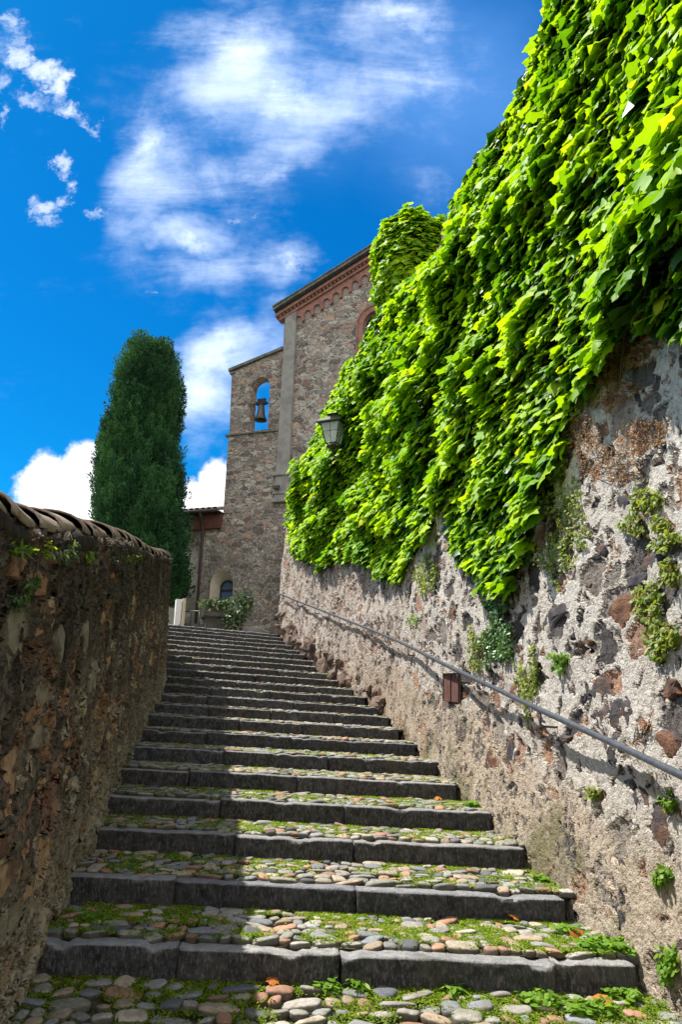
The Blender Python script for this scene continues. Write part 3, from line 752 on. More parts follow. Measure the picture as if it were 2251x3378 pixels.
# --- ground cover between the cobbles (nobody could count it)
def blades(C0, Nrm, size, up=.6, w=.35, n_per=1):
    """leaflets: diamond quads; C0 (n,3) positions"""
    n = len(C0)
    a = rng.uniform(0, 2 * math.pi, n); el = rng.uniform(.1, 1.2, n) * up
    d = np.stack([np.cos(a) * np.cos(el), np.sin(a) * np.cos(el), np.sin(el)], 1)
    s = np.cross(d, np.array([0, 0, 1.0])); s /= np.linalg.norm(s, axis=1)[:, None]
    sz = size * rng.uniform(.5, 1.3, (n, 1))
    n2 = np.cross(s, d)
    V = np.stack([C0, C0 + d * sz * .5 + s * sz * w - n2 * sz * .08, C0 + d * sz - n2 * sz * .05, C0 + d * sz * .5 - s * sz * w - n2 * sz * .08], 1)
    F = np.arange(n * 4).reshape(n, 4)
    return V.reshape(-1, 3), F
def tints(n, k): return np.repeat(np.stack([rng.random(n), rng.random(n), rng.random(n)], 1), k, 0)
allP = []
for k, q in enumerate(tread_quads):
    A, B, C_, Dd = [np.array(tuple(v)) for v in q]
    n = int([70000, 46000, 30000, 22000, 16000, 12000, 9000, 7000, 5000][k] if k < 9 else 2200)
    u = rng.random(n); v = rng.random(n) ** (.8)
    v[: n // 5] = 1 - rng.random(n // 5) ** 2 * .15
    P = ((1 - u) * (1 - v))[:, None] * A + (u * (1 - v))[:, None] * B + (u * v)[:, None] * C_ + ((1 - u) * v)[:, None] * Dd
    dens = fbm(P * 4.5 + 3, 3)
    right = (u > .9) * .12
    P = P[dens + right + (v > .9) * .05 > .375 + rng.random(n) * .18]
    P[:, 2] += .005 + .016 * fbm(P * 8, 2)
    allP.append(P)
P = np.concatenate(allP)
V, F = blades(P, None, .017, .75, .34)
tag(mesh_obj('grass', V, F, M_moss, None, False, attr={'tint': tints(len(P), 4)}), 'low green moss and seedlings filling the joints between the cobbles', 'ground cover', kind='stuff')

# ------------------------------------------------------------------ leaves
def leaf_template(kind='maple'):
    if kind == 'maple':
        out = [(0, .02), (.16, -.13), (.36, -.08), (.44, .07), (.58, .16), (.50, .30), (.60, .52), (.42, .52), (.30, .62), (.22, .78), (.10, .86), (0, 1.04)]
    elif kind == 'round':
        out = [(0, 0), (.30, .1), (.42, .42), (.30, .78), (0, .95)]
    else:
        out = [(0, 0), (.14, .25), (.17, .5), (.10, .8), (0, 1.0)]
    pts = out + [(-x, y) for x, y in out[-2:0:-1]]
    c = (0, .42)
    V = []
    for x, y in [c] + pts:
        V.append((x, y, -abs(x) * .30 - .24 * (y - .3) ** 2 if kind == 'maple' else -abs(x) * .2 - .2 * (y - .3) ** 2))
    V = np.array(V); n = len(pts)
    F = np.array([(0, 1 + i, 1 + (i + 1) % n) for i in range(n)])
    return V, F
LT = {k: leaf_template(k) for k in ('maple', 'round', 'lance')}
def leaves(C0, nrm, tip, size, kind, name, mat, parent=None, tint=None, jit=.3):
    n = len(C0); TV, TF = LT[kind]
    nrm = nrm + rng.normal(0, jit, (n, 3)); nrm /= np.linalg.norm(nrm, axis=1)[:, None]
    tip = tip + rng.normal(0, jit, (n, 3)); tip -= (tip * nrm).sum(1)[:, None] * nrm; tip /= np.linalg.norm(tip, axis=1)[:, None]
    sd = np.cross(tip, nrm)
    s = np.asarray(size).reshape(-1, 1, 1)
    W = TV[None] + 0 * s
    W = np.repeat(TV[None], n, 0)
    W[..., 2] *= rng.uniform(.3, 1.9, (n, 1)); W[..., 0] *= rng.uniform(.8, 1.15, (n, 1))
    W[..., 2] += rng.normal(0, .035, W.shape[:2])
    V = C0[:, None] + s * (W[..., :1] * sd[:, None] + W[..., 1:2] * tip[:, None] + W[..., 2:] * nrm[:, None])
    F = (TF[None] + (np.arange(n) * len(TV))[:, None, None]).reshape(-1, 3)
    t = tint if tint is not None else np.stack([rng.random(n), rng.random(n), rng.random(n)], 1)
    return mesh_obj(name, V.reshape(-1, 3), F, mat, parent, True, attr={'tint': np.repeat(t, len(TV), 0)})

def in_poly(x, y, poly):
    r = np.zeros(len(x), bool); n = len(poly)
    for i in range(n):
        x1, y1 = poly[i]; x2, y2 = poly[(i + 1) % n]
        c = ((y1 > y) != (y2 > y)) & (x < (x2 - x1) * (y - y1) / (y2 - y1 + 1e-9) + x1)
        r ^= c
    return r
# outline of the creeper as it lies on the wall, in photograph units (extended past the frame)
VINE = [(1278, 0), (1240, 90), (1200, 205), (1150, 300), (1100, 350), (1070, 420), (1045, 455), (1030, 560), (940, 640), (870, 720), (840, 790), (780, 860), (735, 930), (700, 990), (665, 1040), (650, 1100), (642, 1190), (668, 1225),
        (676, 1265), (720, 1290), (745, 1300), (790, 1275), (830, 1285), (870, 1300), (905, 1325), (925, 1330), (945, 1270), (985, 1215), (1008, 1150), (1030, 1180), (1028, 1225), (1060, 1260), (1085, 1300), (1110, 1335), (1150, 1350), (1195, 1290),
        (1225, 1200), (1230, 1130), (1250, 1060), (1290, 1000), (1330, 910), (1380, 830), (1410, 770), (1480, 740), (1500, 770), (1520, 720), (1568, 740), (1700, 700), (2600, 600), (2600, -3000), (1330, -3000), (1290, -300)]
vine = empty('climbing_vine', (2.0, 6.0, 4.0), 'big bright green creeper with lobed leaves hanging over the upper retaining wall', 'vine')
def sample_wall(n, ymin, ymax, zmin, zmax):
    """random points on the wall face: index along, height z"""
    i = rng.integers(0, len(PR), n * 2)
    w = np.gradient(sR)[i]; keep = rng.random(len(i)) < w / w.max(); i = i[keep][:n]
    i = i[(PR[i, 1] > ymin) & (PR[i, 1] < ymax)]
    z = rng.uniform(zmin, zmax, len(i))
    return i, z
def vine_pts(n, frac0, frac1):
    i, z = sample_wall(n, 1.5, 21.2, -1, 9.2)
    topz = np.interp(PR[i, 1], TOPZ_Y, TOPZ_Z)
    ok = z < topz + .45; i, z, topz = i[ok], z[ok], topz[ok]
    s_ = sR[i]
    q = np.stack([s_ * .55, z * 1.15 + s_ * .10, s_ * 0 + 3.3], 1)
    bul = fbm(q, 3); bul2 = fbm(np.stack([s_ * 2.2, z * 2.6, 0 * z + 9], 1), 2)
    T = (.10 + 2.0 * np.clip(bul - .40, 0, 1) + .55 * (bul2 - .5)) * np.interp(PR[i, 1], [4, 9, 12], [.62, .8, .9])
    below = np.stack([PR[i, 0] - nR[i, 0] * (-.3), PR[i, 1], z - .55], 1); bx, by = to_px(below)
    T = T * np.where(in_poly(bx, by, VINE), 1, .42)
    T = np.clip(T, .08, .95) * np.clip((21.8 - PR[i, 1]) / 3, .3, 1)
    # a thick overhang where the wall ends at its top, thinner at the lower fringe
    T = T * np.where(z > topz, np.sqrt(np.clip(1 - (z - topz) / .5, 0, 1)), 1)
    f = rng.uniform(frac0, frac1, len(i))
    h = z - PR[i, 2]; off = T * f
    X = PR[i, 0] - nR[i, 0] * (RB * h - off); Y = PR[i, 1] - nR[i, 1] * (RB * h - off)
    P = np.stack([X, Y, z], 1)
    px, py = to_px(P)
    jx = (fbm(P * 1.6 + 7, 3) - .5) * 90; jy = (fbm(P * 1.6 + 31, 3) - .5) * 110
    low = (py > 650)
    ok = in_poly(px + jx * low * .6, py + jy * low * .6, VINE)
    return P[ok], nR[i][ok], f[ok], T[ok]
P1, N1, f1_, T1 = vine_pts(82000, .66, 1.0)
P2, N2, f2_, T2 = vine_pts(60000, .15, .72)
M_ivy2 = leaf_mat('shaded_old_vine_leaf', (.022, .075, .008), (.07, .17, .010), (.14, .24, .02), .45, .25, .4)  # older inner leaves, darkened further so colour carries the creeper's inner shade
def vine_leaves(P, N, name, szm, mt=None):
    n = len(P); o3 = np.concatenate([N, np.zeros((n, 1))], 1); up = np.array([0, 0, 1.0])
    nrm = o3 * .72 + up * .68; tip = o3 * .45 - up * .85
    tip = tip + np.stack([np.zeros(n), -np.ones(n) * .25, np.zeros(n)], 1)
    r = fbm(P * 2.5, 3); t = np.stack([np.clip((r - .3) * 2 + rng.normal(0, .2, n), 0, 1), rng.random(n), rng.random(n)], 1)
    size = rng.triangular(.07, .15, .225, n) * szm * np.interp(P[:, 1], [5, 10], [1.08, 1.0])
    return leaves(P, nrm, tip, size, 'maple', name, mt or M_ivy, vine, t, .21)
print('vine', len(P1), len(P2))
vine_leaves(P1, N1, 'foliage', 1.0)
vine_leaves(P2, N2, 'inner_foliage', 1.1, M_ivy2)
# woody stems behind the leaves
mb = MB()
for k in range(34):
    i = int(rng.integers(int(len(PR) * .2), len(PR) - 30)); z = float(np.interp(PR[i, 1], TOPZ_Y, TOPZ_Z)); pts = []
    ii = i
    for q in range(12):
        ii = int(np.clip(ii + rng.integers(-7, 8), 0, len(PR) - 1)); h = z - PR[ii, 2]; off = .05 + .05 * rng.random()
        pts.append((PR[ii, 0] - nR[ii, 0] * (RB * h - off), PR[ii, 1] - nR[ii, 1] * (RB * h - off), z)); z -= .36
        x_, y_ = to_px(np.array([pts[-1]]))
        if not in_poly(x_, y_, VINE)[0] and q > 2: break
    if len(pts) > 2:
        mb = MB(); mb.tube(pts, [.016 * (1 - .6 * t / len(pts)) for t in range(len(pts))], 5); mb.build('stem', M_bark, vine, True)

# ivy-covered pillar rising behind the wall top
def ivy_mass(name, c, rx, ry, rz, n, label, size=(.10, .19), mat=M_ivy, core=True):
    root = empty(name, (c[0], c[1], c[2] - rz), label, 'shrub')
    u = rng.normal(0, 1, (n, 3)); u /= np.linalg.norm(u, axis=1)[:, None]
    u = np.sign(u) * np.abs(u) ** .8; u[:, 2] = np.clip(u[:, 2], -1, .92)
    rad = .82 + .45 * (fbm(u * 2.2 + c[0] * 3 + 11, 3) - .35)
    rad = rad * rng.uniform(.8, 1.0, n)
    P = np.array(c) + u * np.array([rx, ry, rz]) * rad[:, None]
    nrm = u + np.array([0, 0, .7]); tip = u * .5 - np.array([0, 0, .8])
    leaves(P, nrm, tip, rng.uniform(size[0], size[1], n), 'maple', 'foliage', mat, root, None, .35)
    IV, IF = ICO[3]; W = IV * np.array([rx, ry, rz]) * .68
    W = W * (1 + (fbm(IV * 2 + 4, 3) - .5)[:, None] * .3) + np.array(c)
    mesh_obj('woody_core', W, IF, M_bark, root)
    return root
d = ray(948, 590); s_ = 14.8 / d.y; c = d * s_
ivy_mass('ivy_clad_pillar', (c.x + .02, c.y, c.z - .35), 1.0, .8, 1.5, 7000, 'leafy ivy column standing above the wall top beside the church gable')

# ------------------------------------------------------------------ church group: local plane frame
KS = 1.2
PO = Vector((-1.6, 20.95, 0)) * KS; PU = Vector((.945, -.33, 0)).normalized(); PN = Vector((-.33, -.945, 0)).normalized()
def pl(x, y, off=0.0):
    d = ray(x, y); o_ = PO + PN * off * KS; k = (o_.dot(PN)) / d.dot(PN); P = d * k
    return ((P - o_).dot(PU) / KS, P.z / KS)
def W3(t, z, off=0.0): return PO + (PU * t + PN * off + Vector((0, 0, z))) * KS      # building units of 1.2 m
def prism(poly, off0, off1, holes=()):
    """polygon (t,z) extruded from off1 (front) to off0 (back), with holes"""
    loops = [list(poly)] + [list(h) for h in holes]
    flat = [p for l in loops for p in l]; n = len(flat)
    tri = tessellate_polygon([[Vector((p[0], p[1], 0)) for p in l] for l in loops])
    V = [W3(t, z, off1) for t, z in flat] + [W3(t, z, off0) for t, z in flat]; F = []
    for a, b, c in tri:
        A, B, C_ = (Vector((*flat[i], 0)) for i in (a, b, c))
        if (B - A).cross(C_ - A).z < 0: a, c = c, a
        F.append((a, b, c)); F.append((c + n, b + n, a + n))
    s_ = 0
    for li, l in enumerate(loops):
        ar = sum(l[i][0] * l[(i + 1) % len(l)][1] - l[(i + 1) % len(l)][0] * l[i][1] for i in range(len(l)))
        for i in range(len(l)):
            a = s_ + i; b = s_ + (i + 1) % len(l)
            if (ar > 0) != (li > 0): F.append((a, a + n, b + n, b))
            else: F.append((b, b + n, a + n, a))
        s_ += len(l)
    return V, F
def pr(name, poly, o0, o1, mat, parent=None, holes=(), smooth=False):
    V, F = prism(poly, o0, o1, holes); return mesh_obj(name, V, F, mat, parent, smooth)
def arch(tc, zb, w, zs, n=14):
    """arched opening outline: width w, springing at zs"""
    P = [(tc - w / 2, zb), (tc + w / 2, zb)]
    for i in range(n + 1):
        q = math.pi * i / n; P.append((tc + math.cos(q) * w / 2, zs + math.sin(q) * w / 2))
    return P
def sub_empty(name, parent, loc):
    e = bpy.data.objects.new(name, None); e.location = loc; col.objects.link(e); e.parent = parent
    e.matrix_parent_inverse = Matrix.Translation(-Vector(parent.location)); return e

# ---- church
church = empty('church', W3(2.5, 2.2), 'rubble stone church gable with red brick arcade under the roof edge', 'church')
tl_top, z_pt = pl(655, 748, .0); tl_bot, z_pb = pl(634, 1092, .0); tPL = (tl_top + tl_bot) / 2
r0 = pl(628, 706, .35); r1 = pl(861, 560, .35); slope = (r1[1] - r0[1]) / (r1[0] - r0[0])
def zr(t): return r0[1] + slope * (t - r0[0])           # top of roof edge, at the verge plane
TR = pl(935, 520, .35)[0]
print('church', tPL, z_pt, r0, r1, slope)
zc = lambda t: zr(t) - .10
wc, wz = pl(866, 742, 0); wr = .40
whole = arch(wc, wz - 1.5, wr * 2, wz)
wall_poly = [(tPL, .5), (2 * TR - tPL, .5), (2 * TR - tPL, zc(tPL)), (TR, zc(TR)), (tPL, zc(tPL))]
pr('wall', wall_poly, -.6, 0, M_church, church, [whole])
pr('side_wall', [(tPL, .5), (tPL + .5, .5), (tPL + .5, zc(tPL) - .05), (tPL, zc(tPL) - .05)], -14, -.6, M_church, church)
# roof slabs, running back
def rband(dz0, dz1, ta, tb): return [(ta, zr(ta) + dz0), (tb, zr(tb) + dz0), (tb, zr(tb) + dz1), (ta, zr(ta) + dz1)]
rf = pr('roof', [(r0[0], zr(r0[0]) - .09), (TR, zr(TR) - .09), (2 * TR - r0[0], zr(r0[0]) - .09), (2 * TR - r0[0], zr(r0[0])), (TR, zr(TR)), (r0[0], zr(r0[0]))], -14, .35, M_slate, church)
# stone slabs laid along the verge
for j in range(16):
    if r0[0] + j * .33 > TR - .2: break
    ta = r0[0] - .02 + j * .33
    pr('verge_slab', rband(.003, .035 + .012 * random.random(), ta, ta + .31), -.4, .375 + .02 * random.random(), M_slate, rf)
pr('soffit', rband(-.16, -.092, r0[0] + .03, TR), -13.9, .30, M_soffit, church)
pr('cornice', rband(-.27, -.163, tPL - .22, TR), -.2, .235, M_brick, church)
pr('cornice', rband(-.42, -.333, tPL - .12, TR), -.1, .14, M_brick, church)
for j in range(46):                                                      # dentils between the two brick courses
    ta = tPL - .10 + j * .115
    if ta > TR - .1: break
    pr('dentil', rband(-.331, -.272, ta, ta + .06), -.05, .18, M_brick, church)
aw = .296
for j in range(17):
    if tPL + .19 + j * aw > TR - .3: break
    tc = tPL + .19 + j * aw; w = aw * .74; a0, a1 = tc - aw / 2, tc + aw / 2
    zt = zr(a0) - .43; zt1 = zr(a1) - .43; zs = zt - .22; zb = zs - .20
    P = [(a0, zb - .02 + (0)), (tc - w / 2, zb - .02), (tc - w / 2, zs)]
    for i in range(1, 9):
        q = math.pi - math.pi * i / 8; P.append((tc + math.cos(q) * w / 2, zs + math.sin(q) * w / 2))
    P += [(tc + w / 2, zb + .10), (a1 - .002, zb + .10), (a1 - .002, zt1), (a0, zt)]
    pr('hanging_arch', P, -.05, .075 + .003 * (j % 2), M_brick, church)
    pr('arch_infill', [(tc - w / 2, zs - .16), (tc + w / 2, zs - .16)] + [(tc + math.cos(math.pi * i / 8) * w / 2, zs + math.sin(math.pi * i / 8) * w / 2) for i in range(9)], -.05, .012, M_plast, church)
# pilaster with pedestal
pt0, pt1 = pl(655, 748, .12)[0], pl(680, 742, .12)[0]; pb0, pb1 = pl(634, 1092, .12)[0], pl(663, 1090, .12)[0]
pil = pr('pilaster', [(pb0, z_pb), (pb1, z_pb), (pt1, z_pt + .45), (pt0, z_pt + .35)], -.1, .12, M_pil, church)
pr('pilaster_base', [(pb0 - .07, z_pb - .07), (pb1 + .07, z_pb - .07), (pb1 + .07, z_pb - .003), (pb0 - .07, z_pb - .003)], -.1, .20, M_pil, pil)
pr('pilaster_base', [(pb0 - .0, z_pb - .75), (pb1 + .03, z_pb - .75), (pb1 + .03, z_pb - .073), (pb0 - .0, z_pb - .073)], -.1, .15, M_pil, pil)
pr('pilaster_base', [(pb0 - .05, z_pb - .62), (pb1 + .05, z_pb - .62), (pb1 + .05, z_pb - .55), (pb0 - .05, z_pb - .55)], -.1, .19, M_pil, pil)
pr('pilaster_base', [(pb0 - .07, z_pb - .86), (pb1 + .07, z_pb - .86), (pb1 + .07, z_pb - .753), (pb0 - .07, z_pb - .753)], -.1, .21, M_pil, pil)
# upper window
ring = arch(wc, wz - 1.5, (wr + .17) * 2, wz)
wn_ = pr('window', ring, -.1, .03, M_brick, church, [arch(wc, wz - 1.498, wr * 2 - .004, wz)])
ring2 = arch(wc, wz - 1.5, (wr + .21) * 2, wz, 14)
pr('window_moulding', ring2, -.1, .055, M_brick, wn_, [arch(wc, wz - 1.499, (wr + .165) * 2, wz)])
pr('window_frame', arch(wc, wz - 1.5, wr * 2, wz), -.28, -.22, M_frame, wn_, [arch(wc, wz - 1.45, wr * 2 - .10, wz)])
pr('window_pane', arch(wc, wz - 1.48, wr * 2 - .04, wz), -.262, -.25, M_glass, wn_)

# ---- bell tower
tower = empty('bell_tower', W3(-1.2, 2.2), 'narrow rubble bell gable with one arched opening beside the church pilaster', 'bell tower')
g_tl = pl(533, 852, -.02); g_bl = pl(527, 1001, -.02); g_tr = pl(650, 803, -.02)
s_bl = pl(513, 1178, .05); s_ml = pl(525, 1003, .05)
tR = tPL + .02
zled = g_bl[1]
op0, op1 = pl(575, 930, -.02)[0], pl(618, 930, -.02)[0]; otop = pl(597, 867, -.02)[1]; obot = pl(597, 988, -.02)[1]
ow = op1 - op0; oc = (op0 + op1) / 2
hole = arch(oc, obot, ow, otop - ow / 2, 12)
zr_t = g_tr[1] + (g_tr[1] - g_tl[1]) / (g_tr[0] - g_tl[0]) * (tR - g_tr[0])
pr('belfry', [(g_bl[0], zled), (tR, zled), (tR, zr_t - .04), (g_tl[0], g_tl[1] - .04)], -.42, -.02, M_tower, tower, [hole])
# brick ring round the opening
ringp = arch(oc, obot + .002, ow + .20, otop - ow / 2, 12)
pr('brick_arch', [p for p in ringp if p[1] > obot + .3], -.40, -.005, simple('pale_brick', (.30, .19, .14), (.40, .27, .21), 9, .9, .8, .02), tower,
   [[p for p in arch(oc, obot + .25, ow - .004, otop - ow / 2, 12)][0:0] or [(oc - ow / 2 + .002, obot + .31 if False else otop - ow / 2 - .25), (oc + ow / 2 - .002, otop - ow / 2 - .25)] + [(oc + math.cos(math.pi * i / 12) * (ow / 2 - .002), otop - ow / 2 + math.sin(math.pi * i / 12) * (ow / 2 - .002)) for i in range(13)]]) if False else None
g0, g1 = g_tl, (tR, zr_t)
pr('coping', [(g0[0] - .08, g0[1] - .045), (g1[0] - .01, g1[1] - .037), (g1[0] - .01, g1[1] + .05), (g0[0] - .08, g0[1] + .045)], -.50, .07, M_slate, tower)
pr('coping', [(g0[0] - .04, g0[1] - .13), (g0[0] + .12, g0[1] - .10), (g0[0] + .12, g0[1] - .048), (g0[0] - .06, g0[1] - .048)], -.46, .03, M_slate, tower)
pr('ledge', [(g_bl[0] - .09, zled - .05), (tR, zled - .05), (tR, zled - .002), (g_bl[0] - .07, zled - .002)], -1.3, .11, M_slate, tower)
zroof = pl(505, 1178, .05)[1]; tlow = pl(560, 1300, .05)[0]
pr('shaft', [(tlow, .5), (tR, .5), (tR, zled - .053), (s_ml[0], zled - .053), (s_bl[0], s_bl[1]), (s_bl[0] - .03, zroof - .025), (tlow, zroof - .025)], -1.3, .05, M_tower, tower)
pr('shaft_base', [(tR - .003, .5), (3.0, .5), (3.0, z_pb - .9), (tR - .003, z_pb - .9)], -.5, .045, M_tower, tower)
# ---- bell
bc = W3(*pl(600, 948, -.22), -.22); zb0 = bc.z
bell = empty('bell', (bc.x, bc.y, zb0 - .28), 'dark bronze bell hanging in the open arch of the bell gable', 'bell')
m = MB(); BS = 1.12; m.lathe([(r_ * BS, z_ * BS) for r_, z_ in ((.005, .27), (.07, .265), (.105, .22), (.115, .10), (.135, -.05), (.165, -.17), (.215, -.27), (.20, -.275), (.15, -.18), (.10, .1), (.01, .2))], bc, 24); m.build('bell_body', M_bronze, bell, True)
m = MB(); m.tube([bc + Vector((0, 0, .1)), bc + Vector((0, 0, -.27))], .016, 6); m.lathe([(.01, -.33), (.04, -.31), (.045, -.27), (.01, -.24)], bc, 10); m.build('clapper', M_iron, bell, True)
R_ = Matrix((PU, PN, Vector((0, 0, 1)))).transposed()
m = MB(); m.box(bc + Vector((0, 0, .36)), .40, .15, .11, R_); m.box(bc + Vector((0, 0, .45)), .30, .12, .08, R_)
for q in (-.13, -.045, .045, .13): m.box(bc + PU * q + Vector((0, 0, .515)), .05, .10, .055, R_)
m.build('headstock', M_wood, bell, bevel=.008)
m = MB(); m.tube([bc - PU * (ow / 2 + .03) + Vector((0, 0, .34)), bc + PU * (ow / 2 + .03) + Vector((0, 0, .34))], .028, 8)
m.tube([bc + PU * .1 + Vector((0, 0, .40)), bc + PU * .1 + Vector((0, 0, .25))], .012, 6); m.tube([bc - PU * .1 + Vector((0, 0, .40)), bc - PU * .1 + Vector((0, 0, .25))], .012, 6)
m.build('axle', M_iron, bell)

# ---- low building
LO = .07
_pl, _W3 = pl, W3
def pl(x, y, off=0.0): return _pl(x, y, off + LO)
def W3(t, z, off=0.0): return _W3(t, z, off + LO)
low = empty('sacristy_building', W3(-4.2, 2.2), 'low plastered annex with gutter, downpipe and small arched window below the bell tower', 'building')
zg = pl(505, 1178, .0)[1]; zw = pl(490, 1216, 0)[1]
s_bl = pl(513, 1178, .05); tA = _pl(562, 1300, .05)[0]; tB = _pl(305, 1200, .05)[0]
n0 = pl(482, 1360, -.03); n1 = pl(534, 1360, -.03); nt = pl(510, 1311, -.03)[1]; nb = pl(505, 1420, -.03)[1]
nw = n1[0] - n0[0]; nc_ = (n0[0] + n1[0]) / 2
nh = arch(nc_, nb, nw, nt - nw / 2, 16)
pr('wall', [(tB, .5), (tA, .5), (tA, zg - .027), (tB, zg - .027)], -.45, -.03, M_tower, low, [nh])
# splayed reveal
ni = arch(nc_ + .02, nb + .25, nw * .62, nt - .22 - nw * .31, 16)
V = [W3(t, z, -.031) for t, z in arch(nc_, nb + .002, nw - .004, nt - nw / 2, 16)] + [W3(t, z, -.36) for t, z in ni]; nn = len(ni)
F = [(i, (i + 1) % nn, nn + (i + 1) % nn, nn + i) for i in range(nn)]
mesh_obj('splayed_niche', V, F, M_niche, low, False)
ww = nw * .62
wn = pr('window', ni, -.40, -.34, M_frame, low, [arch(nc_ + .02, nb + .30, ww - .09, nt - .22 - nw * .31, 16)])
pr('pane', arch(nc_ + .02, nb + .28, ww - .06, nt - .22 - nw * .31, 16), -.385, -.375, M_glass, wn)
zt_ = nt - .30 - nw * .31
pr('transom', [(nc_ + .02 - ww / 2 + .03, zt_ - .02), (nc_ + .02 + ww / 2 - .03, zt_ - .02), (nc_ + .02 + ww / 2 - .03, zt_ + .03), (nc_ + .02 - ww / 2 + .03, zt_ + .03)], -.37, -.345, M_frame, wn)
pr('cornice', [(tB, zw), (s_bl[0] - .06, zw), (s_bl[0] - .03, zg - .06), (tB, zg - .06)], -.3, .10, M_redp, low)
pr('eave', [(tB, zg - .058), (s_bl[0] + .0, zg - .058), (s_bl[0] + .0, zg - .02), (tB, zg - .02)], -.3, .30, M_soffit, low)
lr = empty('x', (0, 0, 0)); bpy.data.objects.remove(lr)
rp = sub_empty('roof', low, W3(-4, zg))
mk = MB(); V = []
a_, b_ = tB, s_bl[0] - .01
mk.add([W3(a_, zg, .34), W3(b_, zg, .34), W3(b_, zg + .9, -2.6), W3(a_, zg + .9, -2.6), W3(a_, zg - .018, .34), W3(b_, zg - .018, .34), W3(b_, zg + .88, -2.6), W3(a_, zg + .88, -2.6)],
       [(0, 1, 2, 3), (4, 7, 6, 5), (0, 4, 5, 1), (1, 5, 6, 2), (2, 6, 7, 3), (3, 7, 4, 0)])
mk.build('roof_deck', M_tile, rp)
t_ = b_ - .1; 
while t_ > tB:
    m = MB(); pts0 = []
    n_ = 7
    V = []; F = []
    for (o_, z_) in ((.38, zg + .005), (-2.6, zg + .91)):
        for i in range(n_):
            q = math.pi * i / (n_ - 1); V.append(W3(t_ + math.cos(q) * .085, z_ + math.sin(q) * .075, o_))
    F = [(i, i + 1, n_ + i + 1, n_ + i) for i in range(n_ - 1)]
    mesh_obj('roof_tile', V, F, M_tile, rp, True)
    t_ -= .19
    if t_ < -8: break
m = MB(); m.tube([W3(tB, zg - .055, .40), W3(s_bl[0] - .02, zg - .03, .40)], .055, 10); m.build('gutter', M_iron, low, True)
dp0 = pl(468, 1200, .12); dp1 = pl(452, 1402, .12)
m = MB(); m.tube([W3(dp0[0] + .0, zg - .06, .38), W3(dp0[0], zg - .16, .34), W3(dp0[0], dp0[1] - .12, .14), W3((dp0[0] + dp1[0]) / 2, (dp0[1] + dp1[1]) / 2, .12), W3(dp1[0], 2.0, .12)], .052, 10); m.build('downpipe', simple('brown_downpipe', (.055, .035, .032), (.085, .055, .05), 8, .5, .1, .003), low, True)

pl, W3 = _pl, _W3
# ---- things at the head of the stairs
def at_depth(x, y, Y):
    d = ray(x, y); return d * (Y / d.y)
ZT = LE[21].z
pc = at_depth(492, 1440, 20.9)
pla = empty('stone_planter', (pc.x, pc.y, ZT - .05), 'weathered square stone planter with a moulded rim at the head of the stairs', 'planter')
Rp = Matrix.Rotation(math.radians(14), 3, 'Z')
def lathe4(prof, c, R, mat, name, parent):
    V = []; F = []
    for r_, z in prof:
        for sx, sy in ((-1, -1), (1, -1), (1, 1), (-1, 1)): V.append(R @ Vector((sx * r_, sy * r_, 0)) + Vector((c[0], c[1], z)))
    for i in range(len(prof) - 1):
        for j in range(4): F.append((i * 4 + j, i * 4 + (j + 1) % 4, (i + 1) * 4 + (j + 1) % 4, (i + 1) * 4 + j))
    F.append((3, 2, 1, 0)); k = (len(prof) - 1) * 4; F.append((k, k + 1, k + 2, k + 3))
    return mesh_obj(name, V, F, mat, parent, False)
ztop = at_depth(492, 1404, 20.7).z
lathe4([(.30, ZT - .1), (.30, ztop - .17), (.33, ztop - .15)], (pc.x, pc.y + .25), Rp, M_plantstone, 'body', pla)
lathe4([(.36, ztop - .149), (.39, ztop - .12), (.39, ztop), (.31, ztop), (.31, ztop - .06)], (pc.x, pc.y + .25), Rp, M_plantstone, 'rim', pla)
def leaf_cloud(name, label, cat, blobs, mat, kind, size, root_at, per, group=None, stemmat=None, jit=.6):
    root = empty(name, root_at, label, cat, group)
    Ps = []; Ns = []
    for (c, r, n) in blobs:
        u = rng.normal(0, 1, (n, 3)); u /= np.linalg.norm(u, axis=1)[:, None]
        Ps.append(np.array(tuple(c)) + u * np.array(r) * rng.uniform(.35, 1, (n, 1)) ** .6); Ns.append(u)
    P = np.concatenate(Ps); Nn = np.concatenate(Ns)
    leaves(P, Nn + np.array([0, 0, .5]), Nn * .6 + np.array([0, 0, .2]), rng.uniform(size[0], size[1], len(P)), kind, 'foliage', mat, root, None, jit)
    for (c, r, n) in blobs:
        for q in range(3):
            e = Vector(c) + Vector([random.uniform(-.6, .6) * a for a in r]); b = Vector(root_at)
            m = MB(); m.tube([b, (b + e) / 2 + Vector((random.uniform(-.05, .05), 0, .05)), e], [.014, .009, .005], 5)
            m.build('stem', stemmat or M_bark, root, True)
    return root
b1 = at_depth(545, 1400, 21.0); b2 = at_depth(500, 1390, 21.15); b3 = at_depth(562, 1380, 21.1); b4 = at_depth(535, 1425, 20.95); b5 = at_depth(472, 1388, 21.1)
leaf_cloud('laurel_bush', 'grey green bush with shiny leaves beside and over the stone planter', 'bush',
           [(b1, (.42, .3, .34), 420), (b2, (.36, .25, .18), 240), (b3, (.24, .22, .28), 200), (b4, (.32, .25, .26), 260), (b5, (.15, .15, .12), 70)], M_bush, 'lance', (.09, .17), (b1.x, b1.y, ZT), 1)
sl = at_depth(577, 1447, 20.95)
m = MB(); m.box((sl.x, sl.y + .1, ZT - .02), .52, .36, .16, Matrix.Rotation(.3, 3, 'Z')); o = m.build('stone_block', M_pil, None, bevel=.02)
tag(o, 'pale low stone block lying on the top step by the tower foot', 'stone block')
gp = at_depth(409, 1440, 21.2)
gate = empty('gate_post', (gp.x, gp.y, ZT - .05), 'white painted post with cream side at the top left of the stairs', 'post')
gtop = at_depth(409, 1378, 21.2).z
